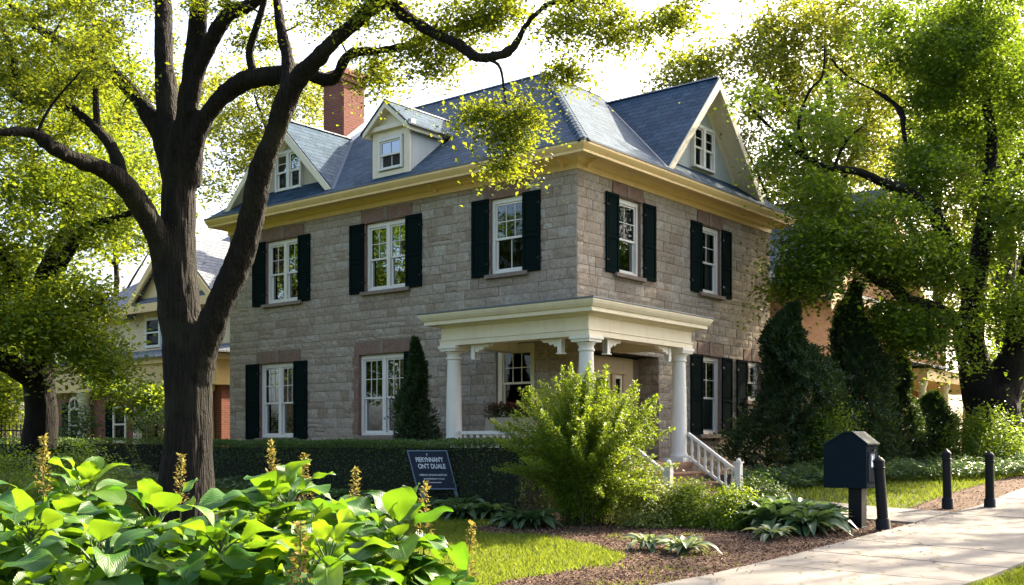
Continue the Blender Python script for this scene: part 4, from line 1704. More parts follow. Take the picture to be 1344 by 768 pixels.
# right neighbour: tan brick with yellow gable trim and a porch
nr_ = empty('tan_brick_house', (HC[0], HC[1], 0), 'tan brick house with yellow gable trim and a porch behind the large right tree', 'house', rotz=ANG)
b = MB()
b.box((14.0, 1.5, .6), (30, 14, 6.9))
b.prism([(16.3, 6.85), (26.1, 6.85), (21.2, 10.9)], 1.35, 9, mapR)
b.build('brick_wall', M['brick2'], nr_)
b = MB()
hip(b, 13.4, 30.6, .9, 14.6, 6.95, 2.3)
for sg in (-1, 1):
    b.prism([(21.2, 11.25), (21.2 + sg * 5.5, 6.65), (21.2 + sg * 5.5, 6.5), (21.2, 11.1)], .85, 8, mapR)
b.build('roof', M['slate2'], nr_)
b = MB()
for sg in (-1, 1):
    b.prism([(21.2, 11.13), (21.2 + sg * 5.45, 6.57), (21.2 + sg * 5.45, 6.1), (21.2, 10.62)], .78, .9, mapR)
    b.prism([(21.2, 11.05), (21.2 + sg * 5.4, 6.5), (21.2 + sg * 5.4, 6.44), (21.2, 10.98)], .9, 1.34, mapR)
b.box((13.5, .98, 6.6), (30.5, 1.1, 6.92))
b.build('gable_trim', M['butter'], nr_)
b = MB()
b.face([(18.5, -1.6, 4.35), (31, -1.6, 4.35), (31, 1.49, 5.05), (18.5, 1.49, 5.05)])
b.face([(18.5, -1.6, 4.35), (18.5, 1.49, 5.05), (18.5, 1.49, 4.35)])
b.face([(18.5, -1.6, 4.35), (31, -1.6, 4.35), (31, -1.6, 4.28), (18.5, -1.6, 4.28)])
b.build('porch_roof', M['slate2'], nr_)
b = MB()
b.box((18.7, -1.4, 3.85), (30.8, 1.45, 4.27))
b.build('porch_beam', M['butter'], nr_)
b = MB()
b.box((18.6, -1.45, .6), (30.9, 1.45, 1.5))
b.build('porch_base', M['brick2'], nr_)
for x in (18.95, 21.4, 24.0, 26.6, 29.2):
    c_ = MB()
    c_.lathe((x, -1.15, 1.5), [(.2, 0), (.2, .1), (.15, .16), (.15, 1.0), (.125, 2.1), (.17, 2.2), (.18, 2.34)], 16)
    c_.build('column', M['cream'], nr_)
for a in (19.6, 23.4, 26.2):
    nb_window(mapR, a, a + 1.9, 5.3, 6.3, nr_, 1.5, 3)
for a in (20.3, 23.2, 27.0):
    nb_window(mapR, a, a + 1.3, 2.2, 3.6, nr_, 1.5, 2, frame='cream')
nb_window(mapL, 4, 5.2, 5.3, 6.6, nr_, 14.0, 2)

# ------------------------------------------------------------------ street objects
def bollard(px, py, h, lean=(0, 0), label='', Y=None, small=1.0):
    x, y = px, py
    o = empty('bollard', (x, y, tz(y)), label, 'bollard', 'iron bollards beside the sidewalk', RNG.uniform(0, 6))
    o.rotation_euler = (lean[0], lean[1], 0)
    s = small
    mb = MB()
    mb.lathe((0, 0, -.03), [(.118 * s, 0), (.118 * s, .05), (.112 * s, .06), (.108 * s, .235), (.098 * s, .25)], 24)
    mb.build('base_sleeve', M['iron'], o)
    mb = MB()
    mb.lathe((0, 0, .21), [(.084 * s, 0), (.080 * s, h - .42), (.079 * s, h - .42)], 24)
    mb.build('post', M['iron'], o)
    mb = MB()
    z = h - .215
    mb.lathe((0, 0, z), [(.088 * s, 0), (.094 * s, .012), (.094 * s, .028), (.086 * s, .035), (.086 * s, .115), (.093 * s, .12), (.093 * s, .135), (.080 * s, .155), (.055 * s, .185), (.022 * s, .205), (.012 * s, .225), (.002, .23)], 24)
    mb.build('cap', M['iron'], o)
    return o


bollard(6.09, 17.98, 1.24, (0, R(-4)), 'leaning iron bollard standing beside the mailbox post', small=1.05)
bollard(8.52, 21.45, 1.17, (0, R(-1.5)), 'iron bollard at the lawn edge, nearer the mailbox of the two upright ones')
bollard(9.30, 21.35, 1.14, (0, R(-.5)), 'iron bollard at the lawn edge in front of the large tree trunk')

mbx = empty('mailbox', (5.81, 18.45, tz(18.45)), 'dark navy metal mailbox with a peaked lid on a square post', 'mailbox', rotz=ANG)
b = MB()
b.box((-.115, -.115, -.05), (.115, .115, .72))
b.box((-.13, -.13, -.05), (.13, .13, .03))
b.build('post', M['iron'], mbx, bevel=.008)
BW, BD = .37, .26
bz0, bz1, bzp = .68, 1.40, 1.60
off_y = .12
b = MB()
prof = [(-BW, bz0), (BW, bz0), (BW, bz1), (-.02, bzp), (-.12, bzp), (-BW, bz1 + .02)]
b.prism([(s, z) for s, z in prof], -BD, BD, lambda s, z, d: (d, s + off_y, z))
box_ = b.build('body', M['navy'], mbx, bevel=.012)
b = MB()
t_ = .022
for (p, q) in (((-BW - .02, bz1 - .012), (-.02, bzp + .0)), ((-.02, bzp), (-.12, bzp)), ((-.12, bzp), (BW + .02, bz1 + .008))):
    pass
lid = [(-BW - .035, bz1 - .035), (-.12 + .09, bzp + .002), (.12, bzp + .002), (BW + .03, bz1 - .03), (BW + .03, bz1 - .005), (.125, bzp + .03), (-.035, bzp + .03), (-BW - .035, bz1 - .01)]
lid = [(-s, z) for s, z in lid]
lid = [(-BW - .03, bz1 + .0), (-.13, bzp + .004), (-.01, bzp + .004), (BW + .03, bz1 - .02), (BW + .03, bz1 + .004), (-.005, bzp + .03), (-.135, bzp + .03), (-BW - .03, bz1 + .026)]
b.prism(lid, -BD - .02, BD + .02, lambda s, z, d: (d, s + off_y, z))
b.build('lid', m_paint('lid_metal', (.02, .035, .035), .7, spec=.1), mbx, bevel=.004)
b = MB()
yy = -BW + off_y
b.box((-.19, yy - .012, bz0 + .1), (.19, yy - .001, bz1 - .12))
b.build('door', M['navy'], mbx, bevel=.006)
b = MB()
b.box((-.10, yy - .017, 1.02), (.08, yy - .0125, 1.25))
lab = b.build('notice_label', m_paint('label_blue', (.05, .13, .26), .5), mbx)
b = MB()
b.box((-.08, yy - .0195, 1.04), (.06, yy - .0175, 1.13))
b.box((-.055, yy - .0195, 1.15), (.0, yy - .0175, 1.22))
b.build('printing', M['lettering'], lab)
b = MB()
b.box((-.03, yy - .05, 1.30), (.03, yy - .013, 1.325))
b.build('handle', M['iron'], mbx)

# sign on two raked legs
sg_o = empty('yard_sign', (-1.62, 20.9, tz(20.9)), 'navy blue sign board with white lettering on two slanted legs before the hedge', 'sign')
SW, SH = .36, .70
sz0 = .46
SK = .11            # sideways rake of the board


def smap(u, w, d):
    """u across, w up the board, d towards the camera"""
    return (u + (.19 - w * .27), -d + w * .12 - .05, sz0 + w)


b = MB()
b.prism([(-SW, 0), (SW, 0), (SW, SH), (-SW, SH)], -.012, .012, smap)
board = b.build('board', M['signblue'], sg_o)
b = MB()
w = .022
for q in ((-SW - w, -SW, -w, SH + w), (SW, SW + w, -w, SH + w), (-SW, SW, -w, 0), (-SW, SW, SH, SH + w)):
    b.prism([(q[0], q[2]), (q[1], q[2]), (q[1], q[3]), (q[0], q[3])], -.02, .022, smap)
b.build('frame', M['signframe'], sg_o)
for u in (-SW + .05, SW - .02):
    b = MB()
    b.prism([(u - .03, -.62), (u + .03, -.62), (u + .03, -.025), (u - .03, -.025)], -.016, .016, smap)
    b.build('leg', M['signframe'], sg_o)


def text_mesh(name, body, size, u, w, parent, mat, width=None, squeeze=1.0):
    cu = bpy.data.curves.new(name, 'FONT')
    cu.body = body
    cu.size = size
    cu.align_x = 'CENTER'
    cu.extrude = .002
    cu.offset = .0025 if size > .06 else .0008
    o = bpy.data.objects.new(name, cu)
    COL.objects.link(o)
    bpy.context.view_layer.update()
    dg_ = bpy.context.evaluated_depsgraph_get()
    ev = o.evaluated_get(dg_)
    me = bpy.data.meshes.new_from_object(ev)
    bpy.data.objects.remove(o)
    xs = [v.co.x for v in me.vertices]
    k = (width / (max(xs) - min(xs))) if width else 1
    for v in me.vertices:
        v.co = Vector(smap(u + v.co.x * k, w + v.co.y * squeeze, .0145 + v.co.z))
    me.materials.clear()
    me.materials.append(mat)
    return link(bpy.data.objects.new(name, me), parent)


text_mesh('lettering', 'F', .06, -.02, .615, board, M['lettering'])
text_mesh('lettering', "PIERYNNAN'Y", .125, 0, .50, board, M['lettering'], .52)
text_mesh('lettering', "ON'T DUALE", .125, .015, .375, board, M['lettering'], .52)
text_mesh('lettering', 'HIBECII UPANAUAETUN', .048, 0, .235, board, M['lettering'], .52)
text_mesh('lettering', 'WUPPEREEENIT STUUK', .036, .0, .165, board, M['lettering'], .40)
text_mesh('lettering', 'Luuieuuin', .036, .0, .10, board, M['lettering'], .24)

# iron fence far left
fo = empty('iron_fence', P(0, 575, 37)[:2] + (tz(37),), 'black iron picket fence beside the leftmost tree trunk', 'fence')
b = MB()
for i in range(46):
    x = -4.5 + i * .13
    b.box((x - .012, -.012, 0), (x + .012, .012, 1.25))
    b.add([(x - .02, -.02, 1.25), (x + .02, -.02, 1.25), (x + .02, .02, 1.25), (x - .02, .02, 1.25), (x, 0, 1.36)], [(0, 1, 4), (1, 2, 4), (2, 3, 4), (3, 0, 4)])
for z in (.15, 1.08):
    b.box((-4.55, -.016, z), (1.4, .016, z + .04))
b.build('pickets', M['iron'], fo)
b = MB()
b.box((1.45, -.09, 0), (1.63, .09, 1.45))
b.lathe((1.54, 0, 1.45), [(.12, 0), (.12, .05), (.07, .1), (.08, .16), (.01, .22)], 12)
b.build('post', M['greygold'], fo)

# ------------------------------------------------------------------ trees
rng0 = np.random.default_rng(5)

# the big shade tree in front, left
LT = []
LT.append(PL([(246, 720, 16, .56), (246, 660, 16, .47), (247, 590, 16, .40), (246, 520, 16, .375), (243, 460, 16, .37), (236, 400, 16, .35), (233, 330, 16, .31), (233, 260, 16, .27), (236, 200, 16, .24), (240, 165, 16, .20)]))
LT.append(PL([(236, 210, 16, .2), (222, 150, 16.2, .17), (217, 58, 16.4, .15), (213, 0, 16.6, .13), (205, -90, 17, .10), (198, -190, 17.5, .05)]))
LT.append(PL([(240, 200, 16, .2), (249, 120, 15.8, .17), (255, 58, 15.6, .155), (262, 0, 15.4, .13), (272, -90, 15, .1), (290, -190, 14.6, .05)]))
LT.append(PL([(248, 150, 15.8, .14), (262, 85, 15.6, .12), (297, 23, 15.3, .11), (332, 4, 15.1, .10), (375, -30, 14.8, .08), (440, -90, 14.4, .04)]))
LT.append(PL([(245, 240, 16, .22), (256, 180, 15.8, .18), (282, 136, 15.6, .15), (320, 108, 15.4, .14), (367, 97, 15.2, .14), (395, 92, 15.1, .13), (425, 103, 15, .10), (440, 102, 15, .085), (452, 78, 14.9, .075), (463, 69, 14.9, .07), (502, 65, 14.7, .065), (537, 58, 14.5, .06),
              (560, 48, 14.4, .055), (579, 38, 14.3, .05), (610, 38, 14.2, .045), (641, 29, 14, .04), (660, 18, 13.9, .03), (676, -20, 13.7, .018)]))
LT.append(PL([(252, 500, 15.95, .27), (268, 450, 15.85, .25), (296, 385, 15.6, .225), (325, 300, 15.3, .195), (346, 220, 15, .175), (366, 160, 14.8, .155), (385, 113, 14.6, .145), (412, 78, 14.4, .14), (440, 50, 14.2, .13), (478, 20, 14, .11), (498, -8, 13.8, .1), (550, -70, 13.5, .05)]))
LT.append(PL([(376, 130, 14.7, .1), (378, 80, 14.9, .09), (369, 30, 15.1, .075), (362, -20, 15.3, .06), (350, -90, 15.5, .03)]))
LT.append(PL([(478, 18, 14, .09), (500, 5, 13.9, .085), (515, 6, 13.8, .085), (538, 24, 13.7, .08), (568, 43, 13.6, .078), (602, 59, 13.4, .074), (628, 75, 13.3, .072), (662, 72, 13.2, .068), (681, 57, 13.1, .062), (696, 30, 13, .056), (727, 4, 12.9, .05), (780, 2, 12.7, .043), (811, 6, 12.6, .038), (842, 17, 12.5, .03), (880, 14, 12.3, .022), (920, 10, 12.2, .012)]))
LT.append(PL([(226, 380, 16, .24), (214, 335, 15.9, .21), (199, 300, 15.7, .18), (168, 250, 15.3, .155), (145, 230, 15, .14), (98, 211, 14.6, .12), (63, 191, 14.3, .095), (47, 176, 14.2, .085), (23, 171, 14, .07), (0, 172, 13.8, .06), (-70, 165, 13.4, .03)]))
LT.append(PL([(162, 245, 15.25, .11), (145, 195, 15.3, .095), (117, 160, 15.5, .09), (82, 137, 15.7, .085), (23, 125, 16, .075), (20, 78, 16.2, .065), (0, 23, 16.4, .05), (-30, -50, 16.6, .025)]))
LT.append(PL([(230, 250, 16, .18), (211, 180, 16.2, .145), (176, 121, 16.5, .13), (137, 84, 16.8, .115), (98, 62, 17, .095), (51, 35, 17.3, .07), (10, 5, 17.6, .03)]))
LT.append(PL([(126, 165, 15.5, .06), (124, 125, 15.6, .05), (125, 92, 15.7, .04), (118, 50, 15.9, .02)]))
LT.append(PL([(334, 98, 15.35, .07), (328, 70, 15.2, .062), (336, 39, 15, .055), (348, 0, 14.8, .045), (360, -60, 14.6, .02)]))
LT.append(PL([(625, 75, 13.3, .03), (655, 85, 13.2, .022), (662, 120, 13.2, .016), (668, 160, 13.2, .01)]))
for q in ([(667, 130), (650, 142), (632, 150)], [(668, 150), (684, 152), (704, 162)], [(668, 158), (672, 180), (678, 198)], [(667, 165), (660, 200), (662, 240)], [(662, 115), (678, 128), (690, 138)], [(748, 8), (744, 45), (750, 92)], [(815, 10), (822, 32), (818, 52)]):
    yy = 13.2 if q[0][0] < 700 else 12.75
    LT.append(PL([(a, b_, yy, .010 - .003 * k) for k, (a, b_) in enumerate(q)]))
CL = ell_px([
    (50, 50, 110, 65, 15.8, 1.8, 49), (170, 15, 70, 40, 16.4, 1.6, 16), (10, 150, 60, 70, 14.8, 1.4, 20), (110, 130, 60, 35, 15.8, 1.2, 12),
    (300, 5, 60, 16, 15, 1.3, 7), (420, 6, 60, 20, 14.4, 1.0, 10), (520, 18, 45, 26, 14, .8, 10), (330, 50, 30, 26, 15.4, .6, 3),
    (490, 84, 16, 18, 14.8, .3, 7), (505, 112, 12, 22, 14.6, .3, 4), (560, 75, 30, 22, 14.2, .6, 9), (590, 45, 40, 22, 14, .5, 10), (650, 14, 40, 18, 13.6, .5, 9),
    (612, 8, 60, 14, 13.6, .8, 9), (742, 40, 22, 28, 12.9, .4, 7), (748, 88, 14, 14, 13, .2, 4), (815, 32, 34, 18, 12.6, .4, 9), (880, 20, 44, 10, 12.3, .4, 7), (770, 4, 50, 10, 12.7, .4, 6),
    (638, 150, 18, 9, 13.2, .2, 6), (692, 156, 18, 12, 13.2, .2, 5), (676, 130, 8, 10, 13.2, .2, 2), (676, 186, 12, 10, 13.2, .15, 3), (662, 222, 3, 14, 13.2, .05, 3), (648, 178, 8, 8, 13.2, .1, 2),
    (200, -150, 320, 120, 15.6, 3.6, 81), (560, -100, 260, 56, 13.4, 2.2, 29), (150, 70, 50, 36, 13.6, .8, 6), (-60, 60, 60, 120, 15, 2, 20)], 3)
make_tree('shade_tree', 'large dark-barked shade tree with spreading limbs in front of the stone house', LT, CL, M['leaf_near'], M['bark'], .052, 230, .27, None, .035, 21, .07, .5, .45, wob=.05, relief=.035, slim=.88)

# second tree at far left, in front of the brick house
L2 = []
L2.append(PL([(52, 590, 30, .50), (52, 540, 30, .42), (52, 480, 30, .40), (50, 430, 30, .36), (52, 400, 30, .33), (60, 368, 30, .30), (74, 335, 30.2, .26), (84, 300, 30.4, .2), (88, 240, 30.6, .15), (80, 150, 31, .1), (70, 60, 31.5, .05)]))
L2.append(PL([(52, 500, 30, .34), (36, 488, 29.6, .30), (14, 476, 29, .27), (-10, 470, 28.5, .24), (-60, 440, 28, .18), (-120, 390, 27.5, .1)]))
L2.append(PL([(50, 425, 30, .24), (34, 395, 29.7, .2), (10, 350, 29.2, .17), (-10, 290, 28.8, .12), (-30, 200, 28.5, .06)]))
L2.append(PL([(64, 365, 30, .2), (92, 330, 29.5, .16), (122, 300, 29, .13), (160, 285, 28.5, .1), (200, 262, 28, .06)]))
L2.append(PL([(56, 440, 30, .13), (80, 420, 29.2, .11), (110, 400, 28.5, .08), (140, 395, 28, .04)]))
CL2 = ell_px([
    (40, 300, 110, 90, 30, 3.5, 80), (-60, 330, 90, 130, 29, 3, 40), (60, 180, 130, 90, 30.5, 3.5, 70), (70, 430, 75, 38, 28.5, 2.0, 36), (110, 395, 50, 38, 28.2, 1.5, 20), (150, 290, 40, 34, 28.8, 2, 8), (165, 225, 50, 44, 29.2, 2, 11),
    (20, 415, 60, 45, 28.6, 1.8, 22), (130, 455, 36, 20, 27.8, 1, 11), (80, 60, 120, 80, 31, 3, 45), (155, 480, 24, 10, 27.6, .8, 3)], 4)
make_tree('maple_tree', 'maple with bright drooping foliage and a dark forked trunk, leftmost tree', L2, CL2, M['leaf_gold'], M['bark'], .125, 190, .75, None, .06, 22, .09, .45, .5)

# small golden tree by the brick house veranda
L3 = [PL([(190, 600, 33.6, .08), (188, 572, 33.6, .07), (190, 548, 33.6, .055), (198, 522, 33.6, .03)]), PL([(188, 566, 33.6, .05), (170, 542, 33.4, .04), (148, 520, 33.2, .02)])]
CL3 = ell_px([(165, 506, 42, 16, 33.4, 1.0, 16), (198, 512, 24, 22, 33.6, .8, 12), (140, 492, 26, 9, 33.2, .8, 6), (202, 540, 18, 14, 33.6, .7, 6), (170, 530, 20, 10, 33.4, .6, 4)], 5)
make_tree('golden_tree', 'small golden-leaved tree in front of the brick house veranda', L3, CL3, M['leaf_lime'], M['bark'], .10, 150, .42, None, .04, 23, .2, .35, .5)
L3 = [PL([(200, 615, 30.5, .05), (202, 590, 30.5, .04), (205, 560, 30.5, .03)])]
CL3 = ell_px([(200, 565, 22, 30, 30.5, .8, 14), (85, 555, 12, 22, 34, .5, 8)], 6)
make_tree('dark_shrub', 'dark leafy shrub below the golden tree', L3, CL3[:14], M['hedge'], M['bark'], .07, 150, .35, None, .04, 24, .2, .7, .2, cat='shrub')

# big tree at the right
RT = []
RT.append(PL([(1304, 650, 31.5, .98), (1303, 600, 31.5, .86), (1302, 560, 31.5, .80), (1300, 530, 31.5, .78), (1298, 505, 31.5, .78)]))
RT.append(PL([(1300, 540, 31.5, .62), (1288, 500, 31.5, .55), (1279, 460, 31.5, .46), (1274, 420, 31.5, .42), (1278, 380, 31.5, .36), (1286, 345, 31.5, .30), (1292, 300, 31.7, .26), (1300, 240, 32, .22), (1300, 160, 32.3, .17), (1290, 60, 32.6, .1), (1285, -40, 33, .05)]))
RT.append(PL([(1304, 545, 31.5, .62), (1322, 500, 31.4, .55), (1336, 455, 31.3, .48), (1346, 400, 31.2, .44), (1356, 340, 31, .38), (1372, 260, 30.8, .3), (1380, 150, 30.6, .2), (1390, 40, 30.4, .08)]))
RT.append(PL([(1279, 440, 31.4, .33), (1262, 424, 31, .28), (1240, 415, 30.6, .25), (1215, 405, 30.2, .22), (1190, 393, 29.8, .2), (1170, 375, 29.5, .17), (1152, 368, 29.2, .13), (1125, 345, 28.8, .09), (1095, 325, 28.4, .05)]))
RT.append(PL([(1279, 385, 31.5, .28), (1268, 362, 31.4, .25), (1258, 335, 31.2, .22), (1247, 320, 31, .2), (1232, 300, 30.6, .19), (1221, 279, 30.3, .18), (1195, 254, 29.9, .165), (1165, 240, 29.6, .15), (1139, 234, 29.4, .14), (1110, 226, 29.1, .12), (1084, 219, 28.9, .11), (1045, 196, 28.5, .09), (1019, 174, 28.2, .07), (993, 150, 27.9, .05), (978, 128, 27.7, .025)]))
RT.append(PL([(1250, 322, 31, .17), (1232, 285, 31.4, .15), (1212, 241, 31.8, .13), (1197, 205, 32, .11), (1187, 180, 32.2, .1), (1178, 140, 32.4, .09), (1152, 120, 32.5, .075), (1118, 103, 32.6, .065), (1092, 77, 32.7, .05), (1070, 45, 32.8, .025)]))
RT.append(PL([(1056, 204, 28.6, .05), (1050, 160, 28.4, .045), (1062, 120, 28.2, .04), (1078, 100, 28, .035), (1082, 60, 27.8, .02)]))
RT.append(PL([(1095, 222, 29, .05), (1112, 185, 28.7, .04), (1135, 165, 28.5, .025)]))
RT.append(PL([(1290, 310, 31.6, .14), (1318, 285, 31.2, .12), (1340, 262, 30.8, .09), (1375, 230, 30.4, .05)]))
CR = ell_px([
    (1290, 130, 80, 110, 32.5, 2.4, 84), (1360, 200, 70, 130, 33, 2.2, 56), (1310, 290, 50, 60, 31, 3, 40), (1190, 330, 60, 40, 29.8, 2, 34), (1110, 325, 50, 38, 28.8, 2, 30), (1200, 430, 50, 24, 29.6, 1.6, 30), (1160, 412, 26, 16, 29.4, 1, 8), (1250, 470, 20, 14, 30, 1, 3),
    (1215, 225, 44, 40, 31, 2, 24), (1075, 250, 40, 30, 28.8, 1.4, 13), (1065, 325, 40, 38, 28.6, 1.5, 24), (1050, 372, 32, 30, 28.4, 1.2, 18), (1015, 195, 16, 26, 28.2, .6, 4), (1085, 150, 50, 44, 28.6, 1.6, 12), (1240, 80, 50, 66, 32.3, 2.2, 36), (1180, 40, 50, 50, 32.2, 2, 18), (1290, 20, 60, 50, 32.8, 2, 34),
    (1330, 400, 50, 50, 30.6, 2, 26), (1320, -60, 120, 60, 34.5, 3, 24), (1420, 120, 80, 170, 33, 3, 22), (1150, 275, 50, 24, 29.3, 1.5, 16), (1240, 360, 34, 26, 30.4, 1.2, 12), (1320, 470, 24, 20, 33, 1.4, 8), (985, 135, 10, 16, 27.8, .4, 2)], 7)
make_tree('oak_tree', 'huge dark tree with a forked trunk and long low limb right of the stone house', RT, CR, M['leaf_mid'], M['bark'], .115, 220, .68, None, .07, 25, .10, .45, .45, relief=.035, slim=.93)

# tree rising behind the right end of the house
BT = []
BT.append(PL([(1105, 600, 44, .42), (1104, 480, 44, .38), (1098, 400, 44, .35), (1092, 340, 44, .32), (1088, 290, 44, .29), (1086, 240, 44.2, .22), (1090, 170, 44.4, .16), (1085, 90, 44.6, .1), (1080, 0, 45, .05)]))
BT.append(PL([(1092, 330, 44, .22), (1075, 260, 43.6, .19), (1062, 215, 43.3, .15), (1040, 160, 43, .11), (1010, 90, 42.6, .07), (990, 40, 42.3, .03)]))
BT.append(PL([(1090, 300, 44, .2), (1106, 240, 44.3, .17), (1125, 190, 44.6, .13), (1150, 120, 45, .09), (1175, 40, 45.4, .04)]))
BT.append(PL([(1050, 350, 43.5, .16), (1020, 305, 43.4, .14), (1038, 270, 43.3, .11), (1060, 240, 43.2, .07)]))
BT.append(PL([(1096, 390, 44, .16), (1070, 365, 43.7, .15), (1045, 340, 43.4, .15), (1022, 300, 43.2, .11), (1000, 240, 43, .08), (965, 170, 42.6, .05), (930, 110, 42.2, .025)]))
CB = ell_px([(1080, 80, 110, 80, 44, 4.5, 84), (985, 95, 70, 56, 43, 3, 36), (1150, 80, 66, 70, 45, 4, 34), (905, 85, 40, 24, 42.2, 1.5, 12), (885, 110, 28, 14, 42, 1, 6), (1050, 190, 80, 60, 43.6, 3.5, 44), (1130, 200, 60, 50, 44.6, 3, 30), (1060, 310, 60, 40, 43.4, 2.5, 30), (1030, 250, 40, 40, 43.2, 2, 16), (1080, -50, 150, 60, 44, 5, 36), (1060, 385, 50, 35, 43, 2, 20)], 8)
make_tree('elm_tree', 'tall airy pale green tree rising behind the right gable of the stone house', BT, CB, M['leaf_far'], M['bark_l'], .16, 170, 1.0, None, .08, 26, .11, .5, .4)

# pale trees behind the left end of the house
def bg_tree(name, label, px, base, Y, top, crown, mat, seed, leaf=.2, per=150, cs=1.2, r=.35):
    k = [PL([(px, base, Y, r * 1.2), (px + 2, (base + top) / 2, Y, r), (px - 4, top + 60, Y, r * .6), (px - 8, top, Y, r * .15)])]
    for i in range(4):
        sgn = -1 if i % 2 else 1
        y0 = base + (top - base) * (.42 + .12 * i)
        k.append(PL([(px, y0, Y, r * .5), (px + sgn * 30, y0 - 45, Y + sgn * .6, r * .35), (px + sgn * (62 - 6 * i), y0 - 100, Y + sgn, r * .12)]))
    make_tree(name, label, k, ell_px(crown, seed), mat, M['bark_l'], leaf, per, cs, None, .1, seed, .15, .5, .4)


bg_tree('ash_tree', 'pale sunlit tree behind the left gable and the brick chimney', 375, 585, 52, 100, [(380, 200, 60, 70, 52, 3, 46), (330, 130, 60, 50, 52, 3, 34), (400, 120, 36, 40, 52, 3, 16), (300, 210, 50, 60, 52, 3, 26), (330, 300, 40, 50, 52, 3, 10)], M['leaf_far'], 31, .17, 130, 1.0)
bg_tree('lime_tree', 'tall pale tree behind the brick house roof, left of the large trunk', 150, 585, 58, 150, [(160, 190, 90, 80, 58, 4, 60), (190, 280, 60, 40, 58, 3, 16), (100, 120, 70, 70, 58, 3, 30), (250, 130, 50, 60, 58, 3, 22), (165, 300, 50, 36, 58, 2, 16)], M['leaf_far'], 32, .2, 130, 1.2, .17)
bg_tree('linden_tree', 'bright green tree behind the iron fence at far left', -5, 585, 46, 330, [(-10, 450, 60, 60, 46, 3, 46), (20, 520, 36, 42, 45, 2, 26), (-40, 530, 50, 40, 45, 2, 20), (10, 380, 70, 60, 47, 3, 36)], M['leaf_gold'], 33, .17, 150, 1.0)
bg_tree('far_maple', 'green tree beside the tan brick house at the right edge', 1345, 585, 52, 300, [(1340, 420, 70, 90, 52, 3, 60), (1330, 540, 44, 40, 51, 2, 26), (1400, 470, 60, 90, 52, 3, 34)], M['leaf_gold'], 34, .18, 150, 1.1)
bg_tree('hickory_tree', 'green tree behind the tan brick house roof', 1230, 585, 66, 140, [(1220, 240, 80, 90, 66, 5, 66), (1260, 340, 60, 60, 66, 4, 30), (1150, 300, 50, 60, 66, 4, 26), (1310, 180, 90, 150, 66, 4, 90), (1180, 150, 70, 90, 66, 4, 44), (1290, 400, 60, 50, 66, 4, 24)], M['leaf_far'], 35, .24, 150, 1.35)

bg_tree('beech_tree', 'dense green tree standing behind the forked trunk at upper right', 1318, 590, 41, 60, [(1300, 110, 90, 100, 41, 3.5, 100), (1370, 200, 60, 80, 41, 3, 30), (1250, 60, 50, 60, 41, 2.5, 34), (1290, -40, 90, 60, 41, 3, 30)], M['leaf_mid'], 36, .15, 190, .95)

# street trees just outside the picture: they shade the pavement and show in the window panes
def street_tree(X, Y, h, rad, seed, label, n=150, mat='leaf_mid'):
    z = tz(Y)
    k = [([(X, Y, z - .1), (X + .05, Y, z + 1.5), (X, Y + .05, z + h * .4), (X + .1, Y, z + h * .7), (X, Y, z + h * .95)], [.42, .34, .28, .18, .04])]
    for i in range(6):
        a = i * 1.05 + seed
        z0 = z + h * (.28 + .07 * i)
        k.append(([(X, Y, z0), (X + math.cos(a) * rad * .4, Y + math.sin(a) * rad * .4, z0 + h * .12), (X + math.cos(a) * rad * .8, Y + math.sin(a) * rad * .8, z0 + h * .2)], [.16, .11, .04]))
    r = np.random.default_rng(seed)
    u = r.normal(size=(n, 3))
    u /= np.linalg.norm(u, axis=1, keepdims=True)
    c = np.array([X, Y, z + h * .66]) + u * r.uniform(.2, 1, (n, 1)) ** .45 * np.array([rad, rad, h * .33])
    return make_tree('street_tree', label, k, c, M[mat], M['bark'], .17, 130, .68, 'street trees along the sidewalk', .09, seed, .12, .5, .4)


street_tree(19.8, 26.6, 16, 4.2, 41, 'round green street tree by the sidewalk, off to the right', 70)
street_tree(24.0, 27.5, 17, 4.6, 42, 'tall green street tree beyond the round one, far off to the right', 70)
street_tree(-24, 25, 13, 6, 44, 'broad street tree off to the left of the brick house', 130)
street_tree(-21, 15, 13, 6, 45, 'broad street tree off to the left, in front of the hedge', 130)
street_tree(14, -4, 12, 6, 46, 'street tree across the road, behind the viewpoint on the right', 110)
street_tree(-31, 20, 15, 7, 47, 'tallest street tree far off to the left', 130)

